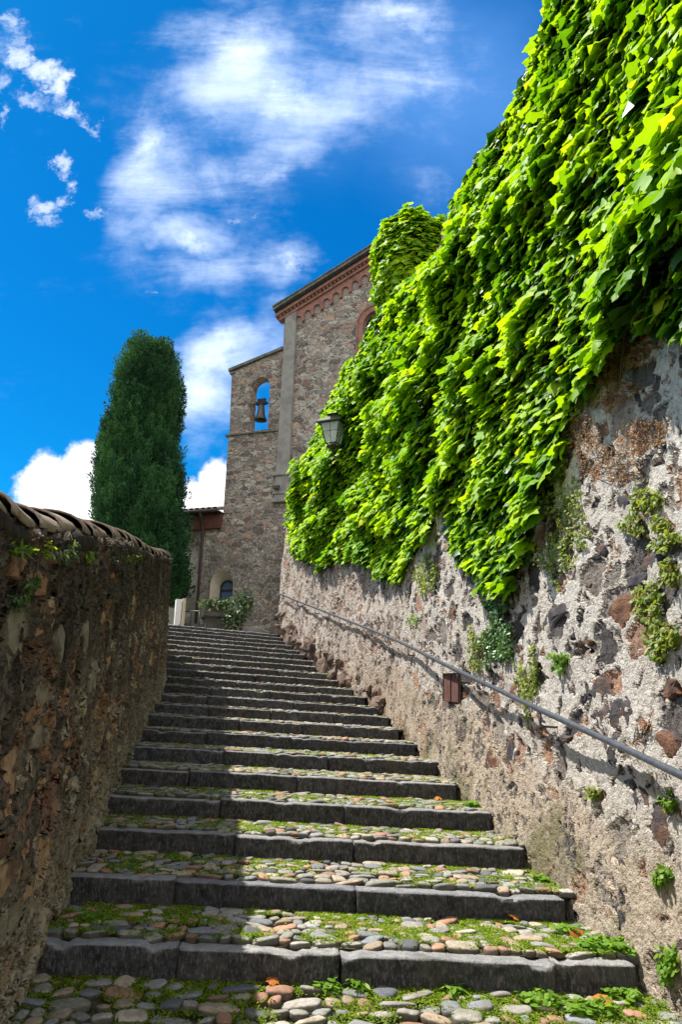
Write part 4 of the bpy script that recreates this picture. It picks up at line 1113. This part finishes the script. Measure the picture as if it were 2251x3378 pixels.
Rg = Matrix.Rotation(.32, 3, 'Z')
m = MB(); m.box((gp.x - .04, gp.y, (ZT + gtop) / 2 - .1), .16, .22, gtop - ZT + .2, Rg); m.build('board', M_white, gate, bevel=.006)
m = MB(); m.box((gp.x + .09, gp.y + .06, (ZT + gtop) / 2 - .08), .09, .26, gtop - ZT + .22, Rg); m.build('side', M_cream, gate, bevel=.006)
ra = at_depth(420, 1405, 21.25); rb = at_depth(463, 1404, 21.05)
rl = empty('railing', (ra.x, ra.y, ZT), 'low black iron railing between the white post and the planter', 'railing')
m = MB(); m.tube([ra, rb, rb + Vector((.10, 0, -.03)), rb + Vector((.14, 0, -.10)), rb + Vector((.10, 0, -.16)), rb + Vector((.04, 0, -.15))], .016, 6); m.build('top_rail', M_iron, rl, True)
for t in (.02, .45, .9):
    p = ra.lerp(rb, t); m = MB(); m.tube([p, (p.x, p.y, ZT - .05)], .013, 6); m.build('baluster', M_iron, rl, True)
p = ra.lerp(rb, .5); m = MB(); m.box((p.x + .05, p.y, ZT + .06), (rb - ra).length * 1.1, .03, .17, Matrix.Rotation(math.atan2(rb.y - ra.y, rb.x - ra.x), 3, 'Z')); m.build('kick_plate', M_iron, rl)
fl = pl(637, 1121, .18); c = W3(fl[0], fl[1], .20)
fd = empty('floodlight', c, 'small black floodlight fixed to the base of the stone pilaster', 'floodlight')
m = MB(); m.box(c + PN * .05, .21, .10, .15, R_); m.build('housing', M_iron, fd, bevel=.012)
m = MB(); m.box(c + PN * .103 + Vector((0, 0, -.005)), .17, .008, .11, R_); m.build('lens', simple('dark_lens', (.012, .012, .014), (.02, .02, .022), 5, .25, .02, .001, .4), fd)
m = MB(); m.box(c - PN * .02, .06, .06, .05, R_); m.build('bracket', M_iron, fd)

# ---- cypress
def cypress():
    Y = 23.9; cb = at_depth(326, 1300, Y); z0 = ZT - .6
    root = empty('cypress_tree', (cb.x, Y, z0), 'tall dense dark green cypress standing behind the curved wall', 'tree')
    prof = [(-1.0, .35)]
    kk = [(775, 352, 372), (790, 300, 388), (815, 285, 400), (850, 266, 415), (900, 254, 420), (950, 246, 421), (1000, 236, 418), (1050, 224, 417), (1100, 218, 420), (1150, 214, 426), (1200, 214, 436), (1250, 218, 441), (1300, 228, 440), (1350, 240, 434), (1390, 255, 428)]
    Z = []; XC = []; RR_ = []
    for y, a, b in kk:
        A = at_depth(a, y, Y); B = at_depth(b, y, Y); Z.append(A.z); XC.append((A.x + B.x) / 2); RR_.append((B.x - A.x) / 2)
    Z = np.array(Z[::-1]); XC = np.array(XC[::-1]); RR_ = np.array(RR_[::-1])
    n = 3000
    Z[-1] -= .35; RR_ = RR_ - .30 - .30 * np.clip((Z - Z[-1] + 2.2) / 2.2, 0, 1)
    RR_ = np.maximum(RR_, .06)
    z = rng.uniform(Z[0], Z[-1] - .35, n); a = rng.uniform(0, 2 * math.pi, n)
    r = np.interp(z, Z, RR_) * (.90 + .28 * (fbm(np.stack([np.cos(a) * 1.6, np.sin(a) * 1.6, z * .8], 1) + 3, 3) - .5) * 2 * .9 + (fbm(np.stack([np.cos(a) * 5, np.sin(a) * 5, z * 1.3], 1) + 9, 2) - .5) * .42) + np.where(rng.random(n) < .05, rng.uniform(0, .22, n), 0)
    xc = np.interp(z, Z, XC)
    B = np.stack([xc + np.cos(a) * r, Y + np.sin(a) * r, z], 1)
    dirv = np.stack([np.cos(a) * .5, np.sin(a) * .5, np.ones(n)], 1) + rng.normal(0, .13, (n, 3)); dirv /= np.linalg.norm(dirv, axis=1)[:, None]
    # extra upright leaders at the top
    nt_ = 46; at_ = rng.uniform(0, 2 * math.pi, nt_); rt = rng.uniform(0, .7, nt_) * rng.choice([.4, 1], nt_)
    B = np.concatenate([B, np.stack([XC[-1] - .1 + np.cos(at_) * rt * 1.1, Y + np.sin(at_) * rt, Z[-1] - .55 - rt * .9 + rng.uniform(-.3, .35, nt_)], 1)])
    dirv = np.concatenate([dirv, np.stack([np.cos(at_) * .12, np.sin(at_) * .12, np.ones(nt_)], 1)]); n = len(B)
    per = 90; Ls = rng.uniform(.35, .85, n); tone = np.clip(.5 + (fbm(B * np.array([2.2, 2.2, .9]), 3) - .5) * 3.4 + rng.normal(0, .2, n), 0, 1)
    t = rng.random((n, per)); rad = .125 * np.sin(np.pi * np.clip(t * .85 + .15, 0, 1)) ** .7 * rng.uniform(.5, 1.1, (n, per))
    ph = rng.uniform(0, 2 * math.pi, (n, per))
    s1 = np.cross(dirv, [0, 1, .1]); s1 /= np.linalg.norm(s1, axis=1)[:, None]; s2 = np.cross(dirv, s1)
    rd = s1[:, None] * np.cos(ph)[..., None] + s2[:, None] * np.sin(ph)[..., None]
    P = B[:, None] + dirv[:, None] * (t * Ls[:, None])[..., None] + rd * rad[..., None]
    d = dirv[:, None] + rd * .55 + rng.normal(0, .2, rd.shape); d /= np.linalg.norm(d, axis=-1)[..., None]
    P = P.reshape(-1, 3); d = d.reshape(-1, 3)
    sd = np.cross(d, rng.normal(0, 1, d.shape)); sd /= np.linalg.norm(sd, axis=1)[:, None]
    L = rng.uniform(.05, .11, (len(P), 1)); w = .017
    V = np.stack([P, P + d * L * .5 + sd * w, P + d * L, P + d * L * .5 - sd * w], 1).reshape(-1, 3)
    F = np.arange(len(P) * 4).reshape(-1, 4)
    tn = np.clip(np.repeat(tone, per) * .8 + rng.normal(0, .15, len(P)) + .1, 0, 1)
    tt = np.repeat(np.stack([tn, rng.random(len(P)) * .97, tn], 1), 4, 0)
    mesh_obj('crown', V, F, M_cyp, root, False, attr={'tint': tt})
    # dark limbs and trunk inside
    m = MB(); m.tube([(XC[3], Y, z0), (XC[6], Y, Z[6]), (XC[-3], Y, Z[-3])], [.22, .15, .05], 10); m.build('trunk', M_bark, root, True)
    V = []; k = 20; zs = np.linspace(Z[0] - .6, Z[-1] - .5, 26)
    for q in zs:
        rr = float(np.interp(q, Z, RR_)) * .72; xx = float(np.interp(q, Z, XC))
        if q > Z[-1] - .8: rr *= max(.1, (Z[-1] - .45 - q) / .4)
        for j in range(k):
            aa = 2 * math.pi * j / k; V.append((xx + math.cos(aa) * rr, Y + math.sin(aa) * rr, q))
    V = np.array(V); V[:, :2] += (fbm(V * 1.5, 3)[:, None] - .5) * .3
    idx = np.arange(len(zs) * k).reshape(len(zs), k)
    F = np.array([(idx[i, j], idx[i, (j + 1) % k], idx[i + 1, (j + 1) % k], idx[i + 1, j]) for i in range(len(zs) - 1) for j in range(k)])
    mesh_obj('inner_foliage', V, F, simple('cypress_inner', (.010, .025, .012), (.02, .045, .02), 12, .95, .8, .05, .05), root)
cypress()

# ---- handrail
BRo = coarse_wall(rbase, -1, RB, H_right, .13)
RPX = [(644, 1365), (683, 1381), (725, 1397), (781, 1419), (856, 1448.5), (939, 1484.5), (1052, 1541), (1150, 1587), (1242, 1631), (1400, 1703), (1568, 1782)]
rp_ = [BRo.ray_cast(ORG, ray(*p))[0] for p in RPX]
e = rp_[-1] - rp_[-2]; rp_.append(rp_[-1] + e); rp_.append(rp_[-1] + e * 1.2)
print('rail', [tuple(round(v, 2) for v in p) for p in rp_])
_, RQ = interp_curve(rp_, lambda p: .12)
hr = empty('handrail', rp_[4], 'long grey tubular handrail bracketed along the right wall above the steps', 'handrail')
m = MB(); m.tube([tuple(p) for p in RQ], .0205, 12); m.build('rail', M_rail, hr, True)
def wall_n(P):
    i = int(np.argmin((PR[:, 0] - P[0]) ** 2 + (PR[:, 1] - P[1]) ** 2)); return Vector((nR[i, 0], nR[i, 1], 0)), i
brk = [rp_[j] for j in (0, 1, 2, 3, 4, 5, 6, 8)] + [rp_[-2]]
for P in brk:
    N_, i = wall_n(P); h_ = P.z - PR[i, 2]
    wl = Vector((PR[i, 0], PR[i, 1], 0)) - N_ * RB * h_
    Q = Vector((P.x, P.y, P.z - .02)); B0 = Q + Vector((0, 0, -.10))
    d_ = -N_; en = B0 + d_ * .17
    m = MB(); m.tube([Q, B0 + Vector((0, 0, .02)), B0 + d_ * .02 + Vector((0, 0, .003)), en], .0085, 6); m.build('bracket', M_iron, hr, True)
# end return of the rail
m = MB(); P = rp_[0]; m.tube([P, P + Vector((-.03, .02, -.05)), P + Vector((-.02, .04, -.2))], .018, 8); m.build('rail_end', M_rail, hr, True)

# ---- rusty access plate
P, Nw = hit(BR, 1048, 1580); N_, i = wall_n(P); Tn = Vector((N_.y, -N_.x, 0))
if Tn.y > 0: Tn = -Tn
Rw = Matrix((Tn, N_, Vector((0, 0, 1)))).transposed() @ Matrix.Rotation(.05, 3, 'Y')
pz = empty('access_plate', P, 'rust brown metal cover plate set in the wall under the handrail', 'metal plate')
dist = P.length; wv = 52 / FD * dist / .36; hv = 62 / FD * dist
m = MB(); m.box(P + N_ * .04, wv * .96, .02, hv, Rw); m.build('plate', M_rust, pz, bevel=.004)
m = MB()
for q in (-.47, 0, .47): m.box(P + N_ * .054 + Rw @ Vector((q * wv, 0, 0)), .014, .012, hv * .98, Rw)
m.box(P + N_ * .0545 + Rw @ Vector((0, 0, hv * .48)), wv * .98, .012, .014, Rw); m.build('frame', M_iron, pz)

# ---- lantern
def lantern():
    c = at_depth(767, 993, 14.3)
    root = empty('wall_lantern', c, 'black framed glass wall lantern standing out from the creeper', 'lantern')
    R = Matrix.Rotation(math.radians(-24), 3, 'Z') ; Vv = lambda x, y, z: c + R @ Vector((x, y, z))
    def ringp(r, z): return [Vv(-r, -r, z), Vv(r, -r, z), Vv(r, r, z), Vv(-r, r, z)]
    top, bot = .20, .11; zt, zb = .15, -.26
    A = ringp(top, zt); B = ringp(bot, zb)
    m = MB()
    for i in range(4):
        m.tube([A[i], B[i]], .011, 6); m.tube([A[i], A[(i + 1) % 4]], .012, 6); m.tube([B[i], B[(i + 1) % 4]], .012, 6)
        ma, mb_ = (A[i] + A[(i + 1) % 4]) / 2, (B[i] + B[(i + 1) % 4]) / 2; m.tube([ma, mb_], .005, 5)
        a1 = A[i].lerp(B[i], .42); a2 = A[(i + 1) % 4].lerp(B[(i + 1) % 4], .42); m.tube([a1, a2], .005, 5)
    m.build('frame', M_iron, root)
    gl = new_mat('lantern_glass', lambda g, bs, out, mm: (g.put(bs.inputs['Base Color'], (.75, .82, .82)), bs.inputs['Transmission Weight'].__setattr__('default_value', .0), bs.inputs['Alpha'].__setattr__('default_value', .30)), .08, .8)
    for i in range(4):
        j = (i + 1) % 4; cc = c
        V = [A[i], A[j], B[j], B[i]]; ce = sum(V, Vector()) / 4; V = [v + (Vector((c.x, c.y, v.z)) - v).normalized() * .004 for v in V]
        o = mesh_obj('glass_pane', V, [(0, 1, 2, 3)], gl, root, False)
        so = o.modifiers.new('s', 'SOLIDIFY'); so.thickness = .003
    m = MB(); rr = [(.27, zt), (.27, zt + .018), (.12, zt + .15), (.105, zt + .15)]
    V = []; F = []
    for r_, z in rr: V += ringp(r_, z)
    for i in range(3):
        for j in range(4): F.append((i * 4 + j, i * 4 + (j + 1) % 4, (i + 1) * 4 + (j + 1) % 4, (i + 1) * 4 + j))
    F += [(3, 2, 1, 0), (12, 13, 14, 15)]
    mesh_obj('roof', V, F, M_iron, root, False)
    V = []; F = []
    for r_, z in [(.085, zt + .15), (.085, zt + .19), (.13, zt + .20), (.05, zt + .25)]: V += ringp(r_, z)
    for i in range(3):
        for j in range(4): F.append((i * 4 + j, i * 4 + (j + 1) % 4, (i + 1) * 4 + (j + 1) % 4, (i + 1) * 4 + j))
    F += [(3, 2, 1, 0), (12, 13, 14, 15)]
    mesh_obj('chimney', M=None, V=V, F=F, mat=M_iron, parent=root, smooth=False) if False else mesh_obj('chimney', V, F, M_iron, root, False)
    m = MB(); m.lathe([(.045, -.26), (.045, -.0), (.05, .04), (.03, .07)], c, 14); m.build('lamp_bulb', simple('frosted_bulb', (.55, .56, .50), (.62, .62, .56), 5, .4, .05, .002), root, True)
    m = MB(); m.lathe([(.02, -.42), (.045, -.40), (.03, -.36), (.10, -.33), (.14, -.31), (.03, -.29), (.06, -.27)], c, 12)
    m.build('base', M_iron, root)
    N_, i = wall_n(c); h_ = c.z - PR[i, 2]; w = Vector((PR[i, 0], PR[i, 1], c.z)) - N_ * RB * h_
    m = MB(); m.tube([c + Vector((0, 0, -.40)), c + Vector((0, 0, -.50)), c.lerp(w, .5) + Vector((0, 0, -.56)), w + Vector((0, 0, -.45))], .017, 8)
    m.tube([c.lerp(w, .35) + Vector((0, 0, -.55)), w + Vector((0, 0, -.8))], .012, 6); m.build('wall_arm', M_iron, root, True)
lantern()

# ---- stones set in the walls, each an irregular faced block
def field_stone(b, px, py, rx, ry, mat, parent, ang=0, proud=.028, name='field_stone'):
    P, Nn = hit(b, px, py)
    if P is None: return
    N_ = Vector((Nn.x, Nn.y, Nn.z)).normalized()
    if N_.dot(P) > 0: N_ = -N_
    N_ = Vector((N_.x, N_.y, N_.z * .2)).normalized()
    up = Vector((0, 0, 1)); up = (up - N_ * up.dot(N_)).normalized(); rt = up.cross(N_)
    dist = P.length; fs = max(.35, abs(P.normalized().dot(N_)))
    a = rx / FD * dist / fs; b_ = ry / FD * dist
    k = 11; ang0 = math.radians(ang); rs = [random.uniform(.62, 1.15) for _ in range(k)]
    for _ in range(3): rs[random.randrange(k)] *= .8
    V = []; off = proud + .01
    rings = [(0, .02), (.45, .022), (.8, .018), (.97, .010), (1.04, -.06)]
    for ri, (q, hgt) in enumerate(rings):
        for j in range(k):
            t = 2 * math.pi * j / k
            x = math.cos(t) * rs[j] * q; y = math.sin(t) * rs[j] * q
            x, y = x * math.cos(ang0) - y * math.sin(ang0), x * math.sin(ang0) + y * math.cos(ang0)
            p = P + rt * (x * a) + up * (y * b_) + N_ * (hgt - .02 + proud)
            V.append(tuple(p))
            if ri == 0: break
    V = np.array(V); V += np.array(N_)[None] * (fbm(V * 9, 3)[:, None] - .5) * .035
    F = [(0, 1 + j, 1 + (j + 1) % k) for j in range(k)]
    for r_ in range(len(rings) - 2):
        s_ = 1 + r_ * k
        for j in range(k): F.append((s_ + j, s_ + k + j, s_ + k + (j + 1) % k, s_ + (j + 1) % k))
    return mesh_obj(name, V, F, mat, parent, False)
for a in [(1340, 1592, 30, 34, 0), (1408, 1645, 62, 40, 15), (1385, 1585, 36, 34, 0), (1178, 1745, 16, 40, 0), (1412, 1722, 20, 52, 6), (1222, 1665, 40, 42, 0), (1522, 1890, 24, 62, -14), (1486, 1835, 24, 34, -20),
          (1516, 2088, 34, 34, 30), (1424, 2108, 15, 34, 0), (1262, 1425, 42, 36, 0), (1190, 1800, 20, 20, 0), (1440, 2000, 22, 24, 0), (1130, 1658, 12, 24, 0), (1456, 1800, 18, 14, 0), (1432, 1165, 20, 40, 10), (1375, 1272, 26, 20, 0), (1472, 1332, 34, 16, 20),
          (1350, 1355, 14, 20, 0), (1500, 1290, 24, 22, 0), (1300, 1700, 18, 12, 0)]:
    field_stone(BR, *a[:4], M_darkrock, rw, a[4], .016)
for a in [(1432, 1412, 34, 46, 0), (1346, 1464, 26, 28, 0), (1358, 1905, 30, 34, 0), (1128, 1752, 16, 24, 0), (1455, 1510, 34, 14, 25), (1530, 1720, 24, 32, 0), (1075, 1600, 14, 22, 0), (1185, 1590, 14, 20, 0), (1545, 1580, 20, 26, 0), (1040, 1420, 16, 26, 0), (1150, 1330, 20, 24, 0)]:
    field_stone(BR, *a[:4], M_rustrock, rw, a[4], .016)
M_ls = [simple('tan_wall_stone', (.31, .21, .125), (.46, .33, .215), 12, .92, .9, .02, .15, c3=(.08, .055, .04)), simple('grey_wall_stone', (.17, .155, .12), (.30, .275, .215), 12, .92, .9, .02, .15, c3=(.06, .05, .04)),
        simple('red_wall_stone', (.28, .155, .10), (.40, .24, .155), 12, .92, .9, .02, .15, c3=(.06, .04, .035))]
for a in [(64, 1312, 52, 34, 0, 2), (60, 1335, 44, 24, 8, 2), (98, 1420, 22, 56, 0, 0), (62, 1648, 34, 36, 0, 2), (20, 1762, 30, 66, 14, 0), (45, 1760, 26, 50, 0, 1), (10, 1930, 34, 46, 0, 2), (18, 2010, 26, 40, 0, 0), (300, 1372, 8, 28, 0, 0), (215, 1405, 9, 26, 0, 0), (228, 1420, 8, 22, 0, 0),
          (30, 1450, 32, 62, 0, 1), (82, 1600, 18, 30, 0, 1), (160, 1530, 10, 20, 0, 2), (52, 2060, 16, 44, 8, 0), (15, 2110, 30, 44, 0, 1), (82, 1690, 22, 30, 0, 1), (110, 1860, 16, 30, 0, 2), (185, 1480, 14, 60, 0, 1), (205, 1560, 16, 56, 0, 1), (128, 1480, 16, 56, 0, 1), (185, 1880, 8, 40, 0, 2), (150, 1780, 14, 34, 0, 0), (255, 1330, 7, 26, 0, 2),
          (242, 1520, 8, 26, 0, 0), (270, 1640, 9, 30, 0, 1), (120, 1280, 8, 18, 0, 2), (92, 1950, 20, 40, 0, 0), (60, 1850, 22, 34, 0, 2), (300, 1500, 7, 22, 0, 0), (225, 1700, 10, 30, 0, 2), (140, 1960, 12, 34, 0, 1)]:
    field_stone(BL, *a[:4], M_ls[a[5]], lw, a[4], .026)

# ---- natural rock at the foot of the right wall
def rocks():
    root = empty('rock_outcrop', RE[16], 'reddish broken bedrock showing at the foot of the right wall near the top', 'rock')
    r2 = random.Random(4)
    spots = []
    for k in range(9, 22):
        for q in range(4 if k > 11 else 2):
            spots.append((k, r2.random(), r2.random()))
    for k, a, h in spots:
        A = RE[k]; B = RE[min(k + 1, 21)] if k < 21 else A + Vector((-.2, .6, .15))
        p = A.lerp(B, a) + Vector((.04 + .13 * h, .05, h * (.55 if k > 14 else .35) - .05))
        sx, sy, sz = r2.uniform(.12, .24), r2.uniform(.18, .38), r2.uniform(.12, .30)
        bm = bmesh.new()
        for _ in range(16):
            v = Vector((r2.gauss(0, 1), r2.gauss(0, 1), r2.gauss(0, 1))).normalized() * r2.uniform(.8, 1)
            bm.verts.new((v.x * sx, v.y * sy, v.z * sz))
        bmesh.ops.convex_hull(bm, input=bm.verts[:])
        bmesh.ops.delete(bm, geom=[v for v in bm.verts if not v.link_faces], context='VERTS')
        bmesh.ops.subdivide_edges(bm, edges=bm.edges[:], cuts=2, use_grid_fill=True)
        R = Matrix.Rotation(r2.uniform(-.7, -.2), 3, 'X') @ Matrix.Rotation(r2.uniform(-.4, .4), 3, 'Z')
        V = np.array([tuple(R @ v.co + p) for v in bm.verts]); F = [[v.index for v in f.verts] for f in bm.faces]; bm.free()
        V += (fbm(V * 7, 4)[:, None] - .5) * .16
        mesh_obj('boulder', V, F, M_rock, root, False)
rocks()

# ---- small plants rooted in the walls
def wall_plant(b, px, py, rx, ry, n, mat, size, label, kind='round', depth=.06, name='wall_plant', cat='plant', stems=4, ang=0, group=None):
    P0, N0 = hit(b, px, py)
    if P0 is None: print('miss', px, py); return
    root = empty(name, P0, label, cat, group)
    Ps = []; Ns = []
    ca, sa = math.cos(math.radians(ang)), math.sin(math.radians(ang))
    r_ = np.sqrt(rng.random(n)); t_ = rng.uniform(0, 2 * math.pi, n)
    X = r_ * np.cos(t_) * rx; Y = r_ * np.sin(t_) * ry
    lob = fbm(np.stack([X / rx * 1.6, Y / ry * 1.6, np.full(n, px * .37)], 1), 3)
    for i in range(n):
        if lob[i] < .30 + .36 * r_[i]: continue
        x = X[i] * ca - Y[i] * sa; y = X[i] * sa + Y[i] * ca
        P, Nn = hit(b, px + x, py + y)
        if P is None or (P - P0).length > 2.5: continue
        if Nn.dot(P) > 0: Nn = -Nn
        Ps.append(P + Nn * depth * rng.uniform(.15, 1)); Ns.append(Nn)
    if not Ps: print('empty', px, py); return
    P = np.array([tuple(v) for v in Ps]); Nn = np.array([tuple(v) for v in Ns])
    leaves(P, Nn + np.array([0, 0, .5]), Nn * .5 + np.array([0, 0, -.5]), rng.uniform(size * .6, size * 1.4, len(P)), kind, 'foliage', mat, root, None, .55)
    for q in range(stems):
        i, j = rng.integers(0, len(P), 2); A = Vector(P[i]) ; B = Vector(P[j])
        m = MB(); mid = (A + B) / 2; m.tube([A, A.lerp(mid, .5) + Vector((0, random.uniform(-.02, .02), -.01)), mid + Vector((0, 0, random.uniform(-.03, .02))), B], .003, 4)
        m.build('stem', M_bark, root, True)
WP = [(1450, 815, 120, 50, 420, M_dry, .034, 'dark brown tangle of dead stems right under the creeper edge at the right'),
 (1420, 1050, 80, 80, 420, M_dry, .03, 'rust red creeper mat on the wall between two yellow patches'),
 (1325, 905, 60, 60, 260, M_small, .035, 'olive leaf patch at the tip of the creeper left of the dry tangle'),
 (1500, 980, 60, 50, 220, M_dry, .028, 'thin red creeper veil high at the right edge of the wall'),
 (1310, 1225, 50, 60, 240, M_small, .026, 'speckled yellow creeper patch above the pale one'),
 (1245, 1065, 62, 50, 500, M_small, .035, 'yellow green creeper with tiny leaves below the big leaves left of the dry brown tangle'),
 (1405, 900, 80, 70, 700, M_dry, .032, 'dry brown creeper tangle hanging under the big green leaves'),
 (1345, 1010, 90, 60, 700, M_dry, .03, 'rust coloured dead creeper lying on the grey wall above the yellow patches'),
 (1290, 1150, 70, 60, 380, M_small, .028, 'thin olive creeper patch beneath the rust coloured tangle'),
 (1500, 1140, 36, 34, 180, M_small, .03, 'small yellow tuft high on the wall near the right edge of the photo'),
 (1470, 1205, 36, 30, 160, M_small, .026, 'low yellow tuft just under the high right tuft'),
 (1535, 1240, 44, 50, 320, M_small, .03, 'yellow leaved cushion at the right edge above the long one'),
 (1525, 1390, 52, 120, 800, M_small, .028, 'long yellow and olive cushion trailing at the right edge of the wall'),
 (1215, 1260, 34, 100, 420, M_dkivy, .035, 'dark small leaved ivy strand below the lowest tip of the big creeper'),
 (1285, 1290, 50, 60, 360, M_small, .026, 'pale yellow creeper patch right of the dark ivy strand'),
 (1150, 1395, 32, 50, 240, M_dkivy, .04, 'dark ivy tuft under the lowest tip of the big creeper'),
 (1150, 1480, 44, 90, 800, M_dkivy, .032, 'broad dark and olive ivy patch above the handrail right of the rusty plate'),
 (1105, 1490, 22, 60, 260, M_small, .028, 'olive leaf fringe left of the broad dark ivy patch'),
 (1222, 1560, 26, 95, 520, M_small, .026, 'narrow pale strand of tiny leaves crossing the handrail'),
 (1302, 1510, 26, 42, 200, M_weed, .035, 'fresh green tuft in the wall above the handrail'),
 (1490, 1690, 26, 34, 160, M_dry, .03, 'reddish yellow tuft right of the big dark stone below it'),
 (985, 1310, 26, 58, 300, M_small, .035, 'olive tuft under the creeper edge above the middle of the handrail'),
 (925, 1325, 26, 26, 140, M_ivy, .05, 'bright yellow green ivy tip hanging loose below the creeper'),
 (960, 1425, 16, 16, 60, M_weed, .035, 'small green weed in the wall over the middle of the handrail'),
 (1375, 1818, 14, 20, 70, M_small, .026, 'tiny olive tuft in the wall low under the handrail shadow'),
 (1556, 2215, 16, 56, 160, M_weed, .03, 'leafy weed low on the wall at the right edge of the photo'),
 (1540, 2015, 22, 26, 80, M_weed, .03, 'small green sprig beside the long dark stone at the right edge'),
 (1555, 1840, 14, 20, 50, M_weed, .028, 'tiny sprig at the right edge under the handrail')]
for a in WP:
    dry = a[5] is M_dry
    wall_plant(BR, a[0], a[1], a[2] * 1.12, a[3] * 1.12, int(a[4] * (4.2 if dry else 2.6)), a[5], a[6] * (.72 if dry else 1.0), a[7], 'lance' if dry else 'round', depth=.07, stems=16 if dry else 8, group='small plants rooted in the right wall')
for a in [(20, 1262, 34, 16, 150, M_weed, .032, 'low green weed at the left edge on the dark wall'), (122, 1268, 34, 22, 240, M_bush, .026, 'pale feathery weed right of the bright upright shoot'),
          (190, 1276, 18, 14, 90, M_weed, .026, 'small yellow green weed on the dark wall right of the feathery one'), (286, 1278, 20, 12, 90, M_weed, .024, 'little weed on the dark wall near the far bend'),
          (285, 1248, 16, 8, 60, M_weed, .022, 'tiny weed just under the clay tiles near the far bend'), (52, 1342, 26, 16, 110, M_dkivy, .028, 'dark green fern tuft beneath the bright shoot'), (14, 1378, 14, 18, 70, M_dkivy, .028, 'dark tuft at the left edge below the fern tuft'),
          (240, 1284, 18, 8, 60, M_dkivy, .022, 'dark sprig between the two small weeds on the dark wall'), (330, 1290, 14, 8, 40, M_dkivy, .02, 'dark sprig near the end of the dark wall')]:
    wall_plant(BL, a[0], a[1], a[2] * 1.25, a[3] * 1.3, int(a[4] * 1.6), a[5], a[6] * 1.15, a[7], 'lance', .08, group='small plants rooted in the dark wall')
P, Nn = hit(BL, 84, 1282)
sh = empty('wall_shoot', P, 'bright lime upright shoot growing from the top of the dark wall', 'plant')
nl = 34; tt = rng.random(nl); a = rng.uniform(0, 2 * math.pi, nl)
Q = np.array(tuple(P)) + np.array([.03, 0, 0]) + np.stack([tt * .01, tt * 0, tt * .085], 1)
dv = np.stack([np.cos(a), np.sin(a), np.full(nl, .9)], 1)
leaves(Q, dv * .3 + np.array([0, 0, 1.]), dv, rng.uniform(.04, .06, nl), 'lance', 'foliage', M_weed, sh, np.stack([np.ones(nl), np.ones(nl), np.ones(nl)], 1), .2)
m = MB(); m.tube([P, Vector(P) + Vector((.03, 0, .1))], .003, 5); m.build('stem', M_weed, sh)

# ---- weeds and fallen leaves on the steps
TB = []
for q in tread_quads: TB.append([tuple(v) for v in q])
BT = BVHTree.FromPolygons([v for q in TB for v in q], [tuple(range(i * 4, i * 4 + 4)) for i in range(len(TB))])
def weed(px, py, r, n, label, mat=M_weed, kind='lance', size=.06):
    P, _ = hit(BT, px, py)
    if P is None: print('weed miss', px, py); return
    root = empty('weed', P, label, 'weed', 'weeds growing on the steps')
    a = rng.uniform(0, 2 * math.pi, n); rr = np.sqrt(rng.random(n)) * r
    Q = np.array(tuple(P)) + np.stack([np.cos(a) * rr, np.sin(a) * rr * .7, rng.random(n) * .05 + .012], 1)
    a2 = rng.uniform(0, 2 * math.pi, n); dv = np.stack([np.cos(a2), np.sin(a2), rng.uniform(.1, 1.1, n)], 1)
    leaves(Q, np.array([[0, 0, 1.]]) + dv * .3, dv, rng.uniform(size * .5, size * 1.2, n), kind, 'foliage', mat, root, None, .25)
for a in [(1400, 2185, .17, 320, 'large leafy weed at the right end behind the lowest kerb'), (1300, 2150, .10, 90, 'low weed beside the orange leaf on the second tread'), (1345, 2115, .06, 90, 'weed against the wall at the end of the second kerb'),
          (1430, 2300, .10, 120, 'weed at the foot of the lowest kerb by the right wall'), (1045, 2292, .05, 36, 'sprig at the foot of the lowest kerb right of centre'), (760, 2285, .06, 50, 'seedling in sun at the foot of the lowest kerb'),
          (575, 1948, .05, 26, 'grass tuft on the third tread where shade meets sun'), (1245, 2030, .05, 60, 'round weed near the right end of the third tread'), (1090, 1858, .10, 120, 'weed patch against the wall on the fifth tread'),
          (1060, 1820, .05, 50, 'weed at the right end of the fifth kerb'), (1000, 1765, .08, 80, 'weed patch at the right end of the seventh tread'), (930, 1655, .06, 50, 'yellow tuft where the ninth kerb meets the wall'), (700, 1672, .03, 14, 'single upright shoot on the eighth tread'),
          (588, 1532, .05, 26, 'bright tuft on a narrow tread high up the stairs'), (985, 2105, .05, 50, 'weed at the foot of the second kerb right of centre'), (780, 2098, .04, 30, 'seedling at the foot of the second kerb near the middle'), (820, 2280, .05, 40, 'sprouting weed at the foot of the lowest kerb by the middle'),
          (1350, 2330, .14, 130, 'spreading weed in the foreground cobbles on the right'), (1240, 2310, .12, 120, 'broad leaved weed in the foreground left of the orange leaf'), (220, 2120, .08, 60, 'shaded weed on the second tread near the left wall'), (90, 2240, .05, 36, 'shaded weed in the left corner of the landing')]:
    weed(a[0], a[1], a[2], a[3], a[4], M_weed, 'round' if a[3] > 45 else 'lance', .045 if a[3] > 45 else .07)
for i, a in enumerate([(1322, 2158, .11, 'orange fallen leaf among weeds on the second tread'), (1398, 2312, .12, 'large curled orange leaf in the foreground by the right wall'), (627, 2268, .07, 'red fallen leaf in the middle of the foreground cobbles'),
                       (1010, 1845, .08, 'orange leaf at the foot of the fifth kerb'), (1120, 1905, .09, 'pale brown leaf near the right end of the fourth tread'), (1180, 2125, .06, 'dark brown leaf scrap on the second tread'), (985, 1780, .06, 'small orange leaf on the sixth tread')]):
    P, _ = hit(BT, a[0], a[1])
    if P is None: print('leaf miss'); continue
    o = leaves(np.array([tuple(P)]) + np.array([[0, 0, .045]]), np.array([[.1, -.3, 1.]]), np.array([[random.uniform(-1, 1), random.uniform(-1, 1), .1]]), np.array([a[2]]), 'maple', 'fallen_leaf', M_fall)
    tag(o, a[3], 'leaf', 'fallen leaves on the steps')
